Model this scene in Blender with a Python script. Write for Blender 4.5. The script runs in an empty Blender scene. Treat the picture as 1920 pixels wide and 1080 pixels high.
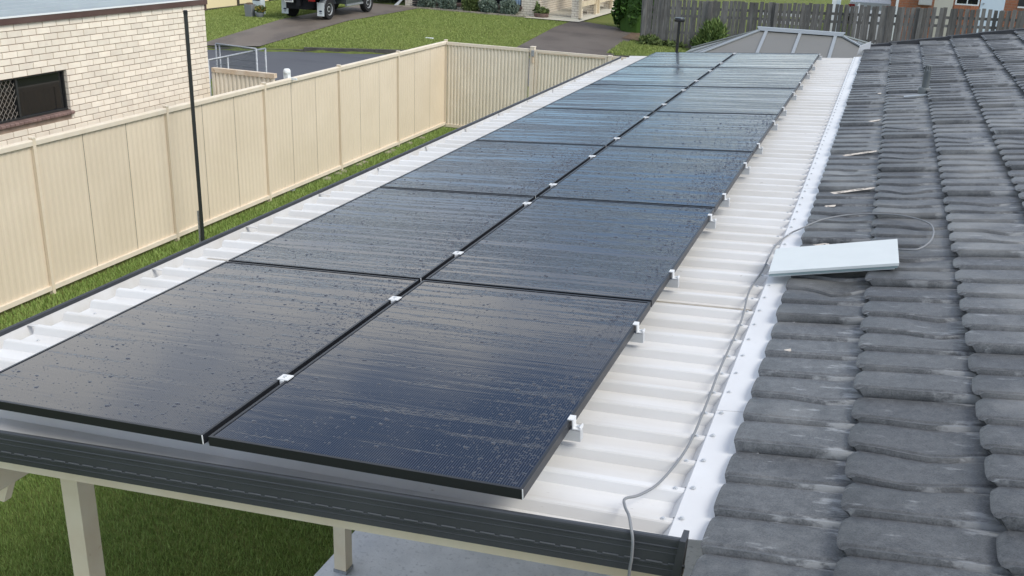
import bpy, math, random
import numpy as np
from mathutils import Vector, Matrix
random.seed(7); RNG = np.random.default_rng(7)
SC = bpy.context.scene
COL = SC.collection
rad = math.radians

# ------------------------------------------------------------------ camera
cam_d = bpy.data.cameras.new('camera'); cam = bpy.data.objects.new('camera', cam_d); COL.objects.link(cam)
SC.camera = cam
cam_d.sensor_width = 36.0; cam_d.lens = 1844.2/1920*36.0; cam_d.clip_start = 0.05; cam_d.clip_end = 3000
def cam_axes(p, y, r):
    cy, sy, cp, sp = math.cos(y), math.sin(y), math.cos(p), math.sin(p)
    fwd = np.array([-sy*cp, cy*cp, -sp]); right = np.array([cy, sy, 0.0]); up = np.cross(right, fwd)
    c, s = math.cos(r), math.sin(r)
    return c*right+s*up, -s*right+c*up, fwd
a, b, c = cam_axes(rad(20.677), rad(19.68), rad(2.282))
m = Matrix.Identity(4)
for i in range(3):
    m[i][0], m[i][1], m[i][2] = a[i], b[i], -c[i]
m.translation = Vector((1.979, -2.456, 1.715))
cam.matrix_world = m

# ------------------------------------------------------------------ light
SUN_EL, SUN_AZ = rad(48), rad(106)          # azimuth of the sun measured clockwise from +Y
wd = bpy.data.worlds.new('World'); SC.world = wd; wd.use_nodes = True
nt = wd.node_tree; nt.nodes.clear()
out = nt.nodes.new('ShaderNodeOutputWorld'); bg = nt.nodes.new('ShaderNodeBackground')
sky = nt.nodes.new('ShaderNodeTexSky'); sky.sky_type = 'NISHITA'; sky.sun_disc = False
sky.sun_elevation = SUN_EL; sky.sun_rotation = SUN_AZ; sky.air_density = 1.0; sky.dust_density = .3; sky.ozone_density = 2.6
tc = nt.nodes.new('ShaderNodeTexCoord')
mp = nt.nodes.new('ShaderNodeMapping'); mp.inputs['Scale'].default_value = (1, 1, 2.6); mp.inputs['Location'].default_value = (6.2, 5.2, 1.0)
nz = nt.nodes.new('ShaderNodeTexNoise'); nz.inputs['Scale'].default_value = 2.6; nz.inputs['Detail'].default_value = 6; nz.inputs['Roughness'].default_value = .55
rp = nt.nodes.new('ShaderNodeValToRGB'); rp.color_ramp.elements[0].position = .43; rp.color_ramp.elements[1].position = .64
rp.color_ramp.elements[0].color = (.0, .0, .0, 1); rp.color_ramp.elements[1].color = (1, 1, 1, 1)
mx = nt.nodes.new('ShaderNodeMix'); mx.data_type = 'RGBA'
mx.inputs['B'].default_value = (8.6, 8.25, 7.8, 1)
bg.inputs['Strength'].default_value = 0.105
L = nt.links.new
L(tc.outputs['Generated'], mp.inputs['Vector']); L(mp.outputs['Vector'], nz.inputs['Vector']); L(nz.outputs['Fac'], rp.inputs['Fac'])
L(rp.outputs['Color'], mx.inputs['Factor']); L(sky.outputs['Color'], mx.inputs['A']); L(mx.outputs['Result'], bg.inputs['Color']); L(bg.outputs['Background'], out.inputs['Surface'])

sd = bpy.data.lights.new('sun', 'SUN'); sd.energy = 1.5; sd.angle = rad(28); sd.color = (1, .95, .86)
sun = bpy.data.objects.new('sun', sd); COL.objects.link(sun)
dv = Vector((math.sin(SUN_AZ)*math.cos(SUN_EL), math.cos(SUN_AZ)*math.cos(SUN_EL), math.sin(SUN_EL)))
sun.rotation_euler = (-dv).to_track_quat('-Z', 'Y').to_euler()
vs = SC.view_settings; vs.view_transform = 'Standard'; vs.look = 'None'; vs.gamma = 1; vs.exposure = 0.92; vs.use_curve_mapping = False

# ------------------------------------------------------------------ helpers
class MB:
    def __init__(s): s.v = []; s.f = []
    def add(s, vs, fs):
        n = len(s.v); s.v += [tuple(p) for p in vs]; s.f += [tuple(i+n for i in f) for f in fs]
        return s
    def box(s, x0, y0, z0, x1, y1, z1):
        return s.add([(x0,y0,z0),(x1,y0,z0),(x1,y1,z0),(x0,y1,z0),(x0,y0,z1),(x1,y0,z1),(x1,y1,z1),(x0,y1,z1)],
                     [(0,3,2,1),(4,5,6,7),(0,1,5,4),(1,2,6,5),(2,3,7,6),(3,0,4,7)])
    def hexa(s, P):   # eight corners, bottom loop then top loop
        return s.add(P, [(0,3,2,1),(4,5,6,7),(0,1,5,4),(1,2,6,5),(2,3,7,6),(3,0,4,7)])
    def tube(s, pts, r, n=8, cap=True):
        pts = [Vector(p) for p in pts]; rings = []
        rr = r if isinstance(r, (list, tuple)) else [r]*len(pts)
        for i, p in enumerate(pts):
            t = (pts[min(i+1, len(pts)-1)]-pts[max(i-1, 0)]).normalized()
            u = t.orthogonal().normalized() if i == 0 else (pu - t*pu.dot(t)).normalized()
            pu = u; w = t.cross(u)
            rings.append([p+(u*math.cos(2*math.pi*k/n)+w*math.sin(2*math.pi*k/n))*rr[i] for k in range(n)])
        vs = [q for R in rings for q in R]; fs = []
        for i in range(len(pts)-1):
            for k in range(n):
                fs.append((i*n+k, i*n+(k+1)%n, (i+1)*n+(k+1)%n, (i+1)*n+k))
        if cap: fs += [tuple(range(n))[::-1], tuple((len(pts)-1)*n+k for k in range(n))]
        return s.add(vs, fs)
    def extrude(s, prof, P0, P1, ax_a, ax_b, closed=True):   # profile (a,b) swept from P0 to P1
        n = len(prof); P0, P1, A, B = map(Vector, (P0, P1, ax_a, ax_b))
        vs = [P0+A*p+B*q for p, q in prof]+[P1+A*p+B*q for p, q in prof]
        fs = [(i, (i+1)%n, n+(i+1)%n, n+i) for i in range(n if closed else n-1)]
        if closed: fs += [tuple(range(n))[::-1], tuple(range(n, 2*n))]
        return s.add(vs, fs)
    def lathe(s, prof, c, n=16):
        vs = []; fs = []
        for r, z in prof:
            vs += [(c[0]+r*math.cos(2*math.pi*k/n), c[1]+r*math.sin(2*math.pi*k/n), c[2]+z) for k in range(n)]
        for i in range(len(prof)-1):
            for k in range(n): fs.append((i*n+k, i*n+(k+1)%n, (i+1)*n+(k+1)%n, (i+1)*n+k))
        fs += [tuple(range(n))[::-1], tuple((len(prof)-1)*n+k for k in range(n))]
        return s.add(vs, fs)
    def grid(s, nu, nv, fn):
        vs = [fn(i/(nu-1), j/(nv-1)) for j in range(nv) for i in range(nu)]
        fs = [(j*nu+i, j*nu+i+1, (j+1)*nu+i+1, (j+1)*nu+i) for j in range(nv-1) for i in range(nu-1)]
        return s.add(vs, fs)
    def mesh(s, name, mat, org=(0,0,0), smooth=False, bevel=0):
        me = bpy.data.meshes.new(name)
        me.from_pydata([(x-org[0], y-org[1], z-org[2]) for x, y, z in s.v], [], s.f)
        if mat: me.materials.append(mat)
        if smooth: me.polygons.foreach_set('use_smooth', [True]*len(me.polygons))
        me.update(); return me
    def build(s, name, mat, parent=None, smooth=False, org=None, angle=None):
        if org is None: org = wloc(parent) if parent else (0,0,0)
        o = bpy.data.objects.new(name, s.mesh(name, mat, org, smooth)); COL.objects.link(o)
        if angle is not None:
            for p in o.data.polygons: p.use_smooth = True
            o.data.set_sharp_from_angle(angle=rad(angle))
        if parent: o.parent = parent
        else: o.location = org
        return o
def wloc(o):
    p = Vector((0,0,0))
    while o: p += o.location; o = o.parent
    return p
def inst(name, me, loc, parent, rot=None):       # another object on shared mesh data, at a world place
    o = bpy.data.objects.new(name, me); COL.objects.link(o); o.parent = parent
    o.location = Vector(loc)-(wloc(parent) if parent else Vector((0,0,0)))
    if rot: o.rotation_euler = rot
    return o
def tag(o, label, cat, group=None):
    o['label'] = label; o['category'] = cat
    if group: o['group'] = group
    return o
def thing(name, label, cat, loc=(0,0,0), group=None):
    o = bpy.data.objects.new(name, None); o.empty_display_size = .1; COL.objects.link(o); o.location = loc
    return tag(o, label, cat, group)
def structure(o): o['kind'] = 'structure'; return o
def stuff(o): o['kind'] = 'stuff'; return o
def soup(name, V, F, mat, parent=None, org=(0,0,0)):
    V = np.asarray(V, np.float32).reshape(-1, 3)-np.asarray(org, np.float32); F = np.asarray(F, np.int32)
    me = bpy.data.meshes.new(name); n = F.shape[1]
    me.vertices.add(len(V)); me.vertices.foreach_set('co', V.ravel())
    me.loops.add(F.size); me.loops.foreach_set('vertex_index', F.ravel())
    me.polygons.add(len(F)); me.polygons.foreach_set('loop_start', np.arange(0, F.size, n, dtype=np.int32))
    me.update(calc_edges=True); me.materials.append(mat)
    o = bpy.data.objects.new(name, me); COL.objects.link(o)
    if parent: o.parent = parent
    return o
ORD = ['first','second','third','fourth','fifth','sixth','seventh','eighth','ninth','tenth','eleventh','twelfth','thirteenth','fourteenth']

# ------------------------------------------------------------------ materials
def new_mat(name):
    m = bpy.data.materials.new(name); m.use_nodes = True
    return m, m.node_tree, m.node_tree.nodes['Principled BSDF']
def N(t, kind, **kw):
    n = t.nodes.new('ShaderNode'+kind)
    for k, v in kw.items():
        if k in n.inputs: n.inputs[k].default_value = v
        else: setattr(n, k, v)
    return n
def pos_scaled(t, sc, coord='pos'):
    g = N(t, 'NewGeometry'); mpn = N(t, 'Mapping'); mpn.inputs['Scale'].default_value = sc
    if coord == 'pos': t.links.new(g.outputs['Position'], mpn.inputs['Vector'])
    else:
        tcn = N(t, 'TexCoord'); t.links.new(tcn.outputs['Object'], mpn.inputs['Vector'])
    return mpn.outputs['Vector']
def mixc(t, fac, A, B):
    n = N(t, 'Mix', data_type='RGBA')
    for key, val in (('Factor', fac), ('A', A), ('B', B)):
        if hasattr(val, 'links'): t.links.new(val, n.inputs[key])
        elif isinstance(val, (int, float)): n.inputs[key].default_value = val
        else: n.inputs[key].default_value = (*val, 1)
    return n.outputs['Result']
def ramp(t, v, a, b):
    n = N(t, 'MapRange'); n.inputs['From Min'].default_value = a; n.inputs['From Max'].default_value = b
    n.clamp = True; t.links.new(v, n.inputs['Value']); return n.outputs['Result']
def noise(t, vec, scale, detail=4, rough=.55, dist=0):
    n = N(t, 'TexNoise', Scale=scale, Detail=detail, Roughness=rough, Distortion=dist); t.links.new(vec, n.inputs['Vector']); return n.outputs['Fac']
def math2(t, op, A, B):
    n = N(t, 'Math', operation=op)
    for i, v in enumerate((A, B)):
        if hasattr(v, 'links'): t.links.new(v, n.inputs[i])
        else: n.inputs[i].default_value = v
    return n.outputs[0]
def mat(name, base, rough=.6, metal=0, var=None, vscale=3, stretch=(1,1,1), bump=0, bscale=60, rnd=0, spec=.5, var2=None, v2scale=25, v2rng=(.55,.72)):
    """plain procedural surface: base colour, a second colour mixed by noise, speckles, grain, per-object variation"""
    m, t, p = new_mat(name); p.inputs['Roughness'].default_value = rough; p.inputs['Metallic'].default_value = metal
    p.inputs['Specular IOR Level'].default_value = spec
    vec = pos_scaled(t, stretch); col = None
    if var: col = mixc(t, ramp(t, noise(t, vec, vscale, 6), .35, .68), base, var)
    if var2: col = mixc(t, ramp(t, noise(t, vec, v2scale, 5), *v2rng), col if col is not None else base, var2)
    if rnd:
        oi = N(t, 'ObjectInfo'); hsv = N(t, 'HueSaturation')
        if col is not None: t.links.new(col, hsv.inputs['Color'])
        else: hsv.inputs['Color'].default_value = (*base, 1)
        t.links.new(N_map(t, oi.outputs['Random'], 1-rnd, 1+rnd), hsv.inputs['Value']); col = hsv.outputs['Color']
    if col is not None: t.links.new(col, p.inputs['Base Color'])
    else: p.inputs['Base Color'].default_value = (*base, 1)
    if bump:
        bn = N(t, 'Bump', Strength=1.0, Distance=bump); t.links.new(noise(t, pos_scaled(t, (1,1,1)), bscale, 5), bn.inputs['Height'])
        t.links.new(bn.outputs['Normal'], p.inputs['Normal'])
    return m
def N_map(t, v, lo, hi):
    n = N(t, 'MapRange'); n.inputs['To Min'].default_value = lo; n.inputs['To Max'].default_value = hi; t.links.new(v, n.inputs['Value']); return n.outputs['Result']

M = {}
M['roof_white'] = mat('white_steel', (.67,.672,.668), .34, var=(.56,.545,.515), vscale=1.6, stretch=(.5,3,1), var2=(.36,.34,.31), v2scale=38, v2rng=(.70,.78), spec=.4)
M['flash_white'] = mat('white_flashing', (.67,.68,.69), .35, var=(.61,.615,.62), vscale=3, var2=(.38,.37,.35), v2scale=45, v2rng=(.69,.75))
M['white_clamp'] = mat('white_clamp_metal', (.66,.67,.67), .4)
M['alu'] = mat('aluminium', (.62,.64,.65), .4, .6)
M['frame_black'] = mat('black_anodised', (.018,.02,.025), .38, .3, bump=.0002, bscale=200)
M['charcoal'] = mat('charcoal_steel', (.034,.038,.045), .42, var=(.048,.053,.060), vscale=2.5)
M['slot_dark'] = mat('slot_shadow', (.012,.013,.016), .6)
M['slot_lip_highlight'] = mat('slot_lip_highlight', (.10,.108,.12), .4)
M['cream_paint'] = mat('cream_paint', (.74,.66,.50), .5, var=(.68,.58,.42), vscale=4, var2=(.42,.28,.12), v2scale=9, v2rng=(.68,.8))
M['fence_cream'] = mat('fence_cream', (.70,.60,.46), .5, var=(.64,.545,.41), vscale=.9, bump=.0004, bscale=250, rnd=.025)
M['fence_rail'] = mat('fence_rail_cream', (.74,.66,.54), .5, var=(.69,.60,.47), vscale=5)
M['fence_return'] = mat('fence_pale', (.80,.73,.60), .5, var=(.74,.67,.54), vscale=2)
M['rusty_rail'] = mat('weathered_rail', (.62,.53,.42), .6, var=(.52,.40,.28), vscale=6, var2=(.24,.12,.05), v2scale=8, v2rng=(.64,.72))
M['brick_cream'] = mat('cream_brick', (.80,.73,.61), .85, var=(.74,.66,.55), vscale=5, var2=(.64,.55,.46), v2scale=13, v2rng=(.62,.8), bump=.002, bscale=120, rnd=.09, spec=.2)
M['mortar'] = mat('mortar', (.36,.28,.22), .95, var=(.28,.21,.16), vscale=8, bump=.002, spec=.1)
M['sill_brick'] = mat('brown_sill_brick', (.15,.095,.082), .7, var=(.21,.14,.12), vscale=12, rnd=.15, bump=.002, bscale=90)
M['brown_fascia'] = mat('brown_fascia', (.075,.04,.032), .55, var=(.10,.06,.05), vscale=3, var2=(.24,.18,.15), v2scale=2.2, v2rng=(.64,.67))
M['zinc_roof'] = mat('blue_grey_steel', (.30,.345,.36), .5, var=(.26,.30,.32), vscale=1.5)
M['dark_metal'] = mat('dark_metal', (.02,.022,.024), .35, .4)
M['pole'] = mat('dark_pole', (.055,.06,.062), .25, .5)
M['dish'] = mat('dish_white', (.60,.64,.64), .45, var=(.57,.61,.61), vscale=6)
M['dish_edge'] = mat('dish_edge', (.20,.27,.28), .5)
M['cable'] = mat('grey_cable', (.20,.21,.22), .5)
M['concrete'] = mat('concrete', (.74,.77,.80), .8, var=(.62,.65,.68), vscale=5, bump=.003, bscale=80, var2=(.52,.55,.58), v2scale=30)
M['pvc'] = mat('grey_pipe', (.12,.135,.14), .5)
M['rubber'] = mat('tyre_rubber', (.012,.012,.013), .8)
M['steel_rim'] = mat('steel_wheel', (.55,.57,.58), .35, .5)
M['tray'] = mat('tray_paint', (.50,.57,.60), .4)
M['ute_paint'] = mat('grey_green_paint', (.10,.12,.115), .25, .3)
M['black_car'] = mat('dark_car_paint', (.012,.013,.016), .2, .2)
M['white_car'] = mat('white_car_paint', (.6,.65,.68), .3)
M['underbody'] = mat('underbody', (.006,.006,.008), .9)
M['flap'] = mat('white_mudflap', (.66,.70,.70), .5)
M['red_lens'] = mat('red_lens', (.25,.008,.008), .2)
M['plate'] = mat('number_plate', (.62,.62,.58), .4)
M['plate_ink'] = mat('plate_ink', (.05,.05,.06), .5)
M['logo_ink'] = mat('logo_ink', (.01,.02,.06), .5)
M['glass'] = mat('window_glass', (.012,.013,.014), .04, spec=.6)
M['window_frame'] = mat('black_window_frame', (.022,.024,.024), .4)
M['curtain'] = mat('blue_curtain', (.30,.40,.50), .8, var=(.18,.25,.33), vscale=10, stretch=(3,1,.3))
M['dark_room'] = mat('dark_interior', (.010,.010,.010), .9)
M['mesh_metal'] = mat('security_mesh', (.20,.18,.155), .5, .3)
M['galv'] = mat('galvanised_steel', (.26,.28,.30), .5, .4, var=(.40,.42,.44), vscale=25)
M['wire'] = mat('fence_wire', (.13,.15,.17), .5, .4)
M['wood_grey'] = mat('weathered_paling', (.165,.16,.15), .9, var=(.105,.10,.093), vscale=2.2, stretch=(6,6,.8), var2=(.23,.225,.21), v2scale=5, v2rng=(.55,.75), rnd=.25, spec=.1)
M['timber_cream'] = mat('cream_timber', (.66,.56,.40), .7, var=(.56,.46,.32), vscale=3)
M['fence_yellow'] = mat('yellow_fence', (.80,.68,.42), .5)
M['fence_brown'] = mat('brown_fence_post', (.05,.045,.035), .6)
M['brick_orange'] = mat('orange_brick', (.42,.17,.085), .85, var=(.33,.13,.07), vscale=8, rnd=.15)
M['pale_blue'] = mat('pale_blue_door', (.62,.72,.78), .5)
M['pale_wall'] = mat('pale_wall', (.52,.50,.42), .7)
M['grey_box'] = mat('grey_box', (.42,.43,.41), .5)
M['white_post'] = mat('white_post', (.72,.75,.74), .6)
M['grey_pot'] = mat('grey_pot', (.20,.21,.22), .7)
M['mailbox_brick'] = mat('mailbox_render', (.50,.58,.62), .8, var=(.62,.68,.70), vscale=6)
M['poly_roof'] = mat('grey_poly_roof', (.15,.15,.14), .4, var=(.14,.14,.13), vscale=1.2)
M['poly_bar'] = mat('silver_bar', (.30,.33,.35), .4, .3)
M['cap_black'] = mat('black_ridge_cap', (.022,.024,.028), .7, bump=.003, bscale=40, var=(.035,.037,.04), vscale=6)
M['chip'] = mat('bare_patch', (.66,.60,.52), .8, var=(.40,.36,.31), vscale=22, var2=(.12,.12,.12), v2scale=30, v2rng=(.55,.62))
M['soil'] = mat('dry_soil', (.14,.095,.06), .95, var=(.09,.06,.04), vscale=3, bump=.01, bscale=20)
M['edge_stone'] = mat('pale_stone', (.34,.30,.24), .9, var=(.24,.21,.17), vscale=6, rnd=.2)
M['flower'] = mat('yellow_flower', (.5,.30,.04), .8)

def grass_mat(name, A, B, Cc, scale):
    m, t, p = new_mat(name); vec = pos_scaled(t, (1,1,1))
    c1 = mixc(t, ramp(t, noise(t, vec, scale, 8, .65), .36, .64), A, B)
    c2 = mixc(t, ramp(t, noise(t, vec, .35, 3), .45, .72), c1, Cc)
    c3 = mixc(t, ramp(t, noise(t, pos_scaled(t, (.4,1.6,1)), scale*3, 6, .7), .3, .7), (A[0]*.55,A[1]*.55,A[2]*.55), c2)
    t.links.new(c3, p.inputs['Base Color']); p.inputs['Roughness'].default_value = .85; p.inputs['Specular IOR Level'].default_value = .15
    bn = N(t, 'Bump', Strength=.9, Distance=.05); t.links.new(noise(t, vec, scale*6, 6, .7), bn.inputs['Height']); t.links.new(bn.outputs['Normal'], p.inputs['Normal'])
    return m
M['ground'] = grass_mat('lawn_ground', (.14,.185,.042), (.20,.24,.065), (.235,.24,.08), 4)
def leaf_mat(name, A, B, rough=.6):
    m, t, p = new_mat(name); g = N(t, 'NewGeometry')
    col = mixc(t, g.outputs['Random Per Island'], A, B)
    t.links.new(col, p.inputs['Base Color']); p.inputs['Roughness'].default_value = rough; p.inputs['Specular IOR Level'].default_value = .25
    return m
M['grass_near'] = leaf_mat('grass_blades_near', (.14,.23,.045), (.31,.40,.12))  # near blades, beside the patio and along the fence strip
M['grass_far'] = leaf_mat('grass_blades_lawn', (.175,.24,.052), (.30,.35,.115))
M['hedge'] = leaf_mat('hedge_leaf', (.018,.050,.008), (.06,.13,.02))
M['lavender'] = leaf_mat('grey_green_leaf', (.10,.14,.10), (.22,.27,.22))
M['green_leaf'] = leaf_mat('olive_leaf', (.06,.09,.025), (.14,.18,.06))
M['weed'] = leaf_mat('weed_leaf', (.07,.12,.03), (.17,.23,.07))

def road_mat(name, A, B, Cc, stain):
    m, t, p = new_mat(name); vec = pos_scaled(t, (1,1,1))
    c1 = mixc(t, ramp(t, noise(t, vec, .6, 5), .35, .65), A, B)
    c2 = mixc(t, ramp(t, noise(t, pos_scaled(t, stain), 1.1, 5), .5, .68), c1, Cc)
    c3 = mixc(t, ramp(t, noise(t, vec, 30, 4), .3, .8), c2, (A[0]*1.25,A[1]*1.25,A[2]*1.25))
    t.links.new(c3, p.inputs['Base Color']); p.inputs['Roughness'].default_value = .7
    return m
M['asphalt'] = road_mat('asphalt', (.055,.060,.072), (.068,.073,.086), (.040,.043,.052), (.25,1.2,1))
M['drive'] = road_mat('driveway_concrete', (.115,.095,.078), (.16,.14,.115), (.055,.047,.042), (1,.5,1))
M['drive2'] = road_mat('driveway_dark', (.088,.075,.066), (.12,.105,.092), (.045,.038,.034), (.5,1,1))

def panel_mat():
    m, t, p = new_mat('wet_solar_glass')
    pos = pos_scaled(t, (1,1,1))
    # bands of beaded water against smooth film, running across the panel
    band = noise(t, pos_scaled(t, (.40,13,1)), 1.6, 5, .6, .35)
    sx = N(t, 'SeparateXYZ'); gg = N(t, 'NewGeometry'); t.links.new(gg.outputs['Position'], sx.inputs['Vector'])
    wet = math2(t, 'MULTIPLY', ramp(t, sx.outputs['Y'], 2.3, .6), -.11)
    beaded = ramp(t, math2(t, 'ADD', band, wet), .455, .52)
    vo = N(t, 'TexVoronoi', Scale=1.0); vo.feature = 'SMOOTH_F1'; t.links.new(pos_scaled(t, (34,50,30)), vo.inputs['Vector'])
    vo.inputs['Smoothness'].default_value = .4
    worm = noise(t, pos_scaled(t, (30,52,30)), 1.0, 2, .5, 1.2)
    h = math2(t, 'ADD', math2(t, 'MULTIPLY', ramp(t, worm, .42, .62), .7), math2(t, 'MULTIPLY', vo.outputs['Distance'], -.5))
    film = noise(t, pos_scaled(t, (.8,14,1)), 2.0, 2, .4, .5)
    nearf = N_map(t, ramp(t, sx.outputs['Y'], 1.2, 2.4), .30, 1.0)
    hh = math2(t, 'ADD', math2(t, 'MULTIPLY', math2(t, 'MULTIPLY', h, beaded), nearf), math2(t, 'MULTIPLY', film, .22))
    bn = N(t, 'Bump', Strength=1.0, Distance=.0021); t.links.new(hh, bn.inputs['Height']); t.links.new(bn.outputs['Normal'], p.inputs['Normal'])
    # silicon cells with fine fingers running away from the viewer
    wv = N(t, 'TexWave', Scale=1.0, Distortion=0); wv.bands_direction = 'X'; t.links.new(pos_scaled(t, (36,1,1)), wv.inputs['Vector'])
    cell = mixc(t, ramp(t, noise(t, pos, .9, 3), .3, .7), (.010,.0105,.0145), (.015,.016,.021))
    line = math2(t, 'MULTIPLY', ramp(t, wv.outputs['Fac'], .70, .95), .55)
    col = mixc(t, line, cell, (.10,.108,.13))
    t.links.new(col, p.inputs['Base Color'])
    t.links.new(N_map(t, math2(t, 'MULTIPLY', beaded, nearf), .06, .24), p.inputs['Roughness'])
    p.inputs['IOR'].default_value = 1.5; p.inputs['Specular Tint'].default_value = (.68,.84,1.0,1); p.inputs['Specular IOR Level'].default_value = .5
    return m
M['panel'] = panel_mat()
def water_mat():
    m, t, p = new_mat('water_bead'); p.inputs['Base Color'].default_value = (.055,.06,.075,1); p.inputs['Roughness'].default_value = .05; p.inputs['IOR'].default_value = 1.45
    return m
M['water'] = water_mat()

def tile_mat():
    m, t, p = new_mat('stone_chip_tile')
    tcn = N(t, 'TexCoord'); sep = N(t, 'SeparateXYZ'); t.links.new(tcn.outputs['UV'], sep.inputs['Vector'])
    u, v = sep.outputs['X'], sep.outputs['Y']
    pos = pos_scaled(t, (1,1,1))
    oi = N(t, 'ObjectInfo')
    base = mixc(t, ramp(t, noise(t, pos, 5, 5), .3, .7), (.042,.047,.051), (.080,.085,.089))
    grain = ramp(t, noise(t, pos, 180, 3, .7), .30, .74)
    base = mixc(t, grain, mixc(t, .5, base, (.020,.022,.025)), mixc(t, .35, base, (.25,.26,.27)))
    base = mixc(t, math2(t, 'MULTIPLY', ramp(t, noise(t, pos, 34, 4, .65), .42, .66), .30), base, (.19,.20,.205))
    base = mixc(t, math2(t, 'MULTIPLY', ramp(t, noise(t, pos, 21, 4, .65), .52, .70), .35), base, (.035,.038,.042))
    base = mixc(t, math2(t, 'MULTIPLY', ramp(t, noise(t, pos, 1.6, 5, .6), .50, .64), .45), base, (.030,.033,.037))
    # lichen and chalky wear: gathers towards the upper end of each course, ragged along the slope
    wear = noise(t, pos_scaled(t, (7,20,7)), 1.0, 8, .66)
    gr = N(t, 'Math', operation='PINGPONG'); t.links.new(math2(t, 'MULTIPLY', u, 6.0), gr.inputs[0]); gr.inputs[1].default_value = .5
    wv = math2(t, 'ADD', math2(t, 'ADD', wear, math2(t, 'MULTIPLY', ramp(t, v, .62, .98), .12)), math2(t, 'MULTIPLY', math2(t, 'MULTIPLY', ramp(t, gr.outputs[0], .13, .05), ramp(t, v, .35, .75)), .15))
    base = mixc(t, math2(t, 'MULTIPLY', ramp(t, wv, .605, .69), .62), base, (.31,.325,.335))
    big = noise(t, pos, 2.2, 4)
    base = mixc(t, math2(t, 'MULTIPLY', ramp(t, big, .50, .66), .50), base, (.24,.245,.24))
    hsv = N(t, 'HueSaturation'); t.links.new(base, hsv.inputs['Color']); t.links.new(N_map(t, oi.outputs['Random'], .78, 1.22), hsv.inputs['Value'])
    t.links.new(hsv.outputs['Color'], p.inputs['Base Color'])
    p.inputs['Roughness'].default_value = .45; p.inputs['Specular IOR Level'].default_value = .5
    bn = N(t, 'Bump', Strength=.7, Distance=.0025); t.links.new(noise(t, pos, 200, 4, .7), bn.inputs['Height']); t.links.new(bn.outputs['Normal'], p.inputs['Normal'])
    return m
M['tile'] = tile_mat()

# ================================================================== GROUND
KX, KY, KS = -17.95, 26.51, .4795
def kt(x, y): return y-(KY+KS*(x-KX))
def gz(x, y):
    t = kt(x, y)
    if t < 0:
        if t > -7.0: return -2.87
        return max(-3.1, -2.87+.23*(t+7.0)/2.5)
    if t < .12: return -2.87+t
    if t < 5.5: return -2.75+.43*(t-.12)/5.38
    return -2.32+min(.02*(t-5.5), .6)
def axis(lo, hi, fine, far):
    a = list(np.arange(lo, hi+1e-6, fine)); x = hi; s = fine
    while x < far: s *= 1.5; x += s; a.append(x)
    x = lo; s = fine
    while x > -far: s *= 1.5; x -= s; a.insert(0, x)
    return a
XS, YS = axis(-30, 14, .5, 900), axis(-6, 50, .4, 900)
mb = MB(); nx = len(XS)
mb.v = [(x, y, gz(x, y)) for y in YS for x in XS]
mb.f = [(j*nx+i, j*nx+i+1, (j+1)*nx+i+1, (j+1)*nx+i) for j in range(len(YS)-1) for i in range(nx-1)]
structure(mb.build('ground', M['ground'], smooth=True))
def drape(name, P, m, dz, nu=24, nv=24):
    A, B, Cc, D = [np.array(q, float) for q in P]
    def fn(u, v):
        q = (A*(1-u)+B*u)*(1-v)+(D*(1-u)+Cc*u)*v
        return (q[0], q[1], gz(q[0], q[1])+dz)
    return MB().grid(nu, nv, fn).build(name, m, smooth=True)
# road: flat strip in front of the kerb
rb = MB()
def rpt(a, b): # along, towards us
    d = np.array([1, KS]); d /= np.linalg.norm(d); n = np.array([d[1], -d[0]])
    q = np.array([KX, KY])+d*a+n*b; return (q[0], q[1])
q = [rpt(-40,.10), rpt(60,.10), rpt(60,6.2), rpt(-40,6.2)]
rb.add([(*p, -2.864) for p in q], [(3,2,1,0)]); structure(rb.build('road', M['asphalt']))
kb = MB()
for i in range(40):
    a0, a1 = -20+i*1.2, -20+(i+1)*1.2-.012
    if 1.4 < a0 < 1.5: continue
    P = [rpt(a0,.0), rpt(a1,.0), rpt(a1,-.14), rpt(a0,-.14)]
    drop = -2.80 if -2.2 < a0 < .4 else -2.725
    kb.hexa([(*p, -2.9) for p in P]+[(*p, drop) for p in P])
M['kerb'] = mat('dark_kerb', (.045,.042,.038), .9, var=(.085,.08,.07), vscale=6)
structure(kb.build('kerb', M['kerb']))
structure(drape('driveway', [(-19.75,25.75),(-17.9,26.65),(-17.3,38.4),(-20.0,38.4)], M['drive'], .02, 20, 40))
structure(drape('driveway', [(-10.3,30.3),(-6.9,31.9),(-7.1,36.6),(-10.3,38.4)], M['drive2'], .02, 20, 30))
structure(drape('path', [(-12.3,37.6),(-9.9,37.6),(-9.5,45.5),(-11.9,45.5)], M['pale_wall'], .05, 6, 12))
stuff(drape('bare_soil', [(-7.4,35.0),(-6.3,34.9),(-6.3,36.6),(-7.3,36.8)], M['soil'], .03, 12, 12))
slab = MB().box(-1.47, -2.4, -3.2, 2.0, 13.6, -3.06); structure(slab.build('concrete_slab', M['concrete']))

# lawn blades ---------------------------------------------------------------
def blades(name, n, sampler, h, w, m, lean=.5):
    xy = sampler(n); n = len(xy)
    z = np.array([gz(x, y) for x, y in xy]); th = RNG.uniform(0, 2*np.pi, n)
    hh = h*RNG.uniform(.5, 1.15, n); ww = w*RNG.uniform(.6, 1.2, n)
    dx, dy = np.cos(th)*ww/2, np.sin(th)*ww/2
    la = RNG.uniform(0, 2*np.pi, n); ln = hh*RNG.uniform(.1, 1, n)*lean
    V = np.zeros((n, 3, 3)); V[:,0] = np.stack([xy[:,0]-dx, xy[:,1]-dy, z-.01], 1); V[:,1] = np.stack([xy[:,0]+dx, xy[:,1]+dy, z-.01], 1)
    V[:,2] = np.stack([xy[:,0]+np.cos(la)*ln, xy[:,1]+np.sin(la)*ln, z+hh], 1)
    return stuff(soup(name, V, np.arange(3*n).reshape(n, 3), m))
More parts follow.
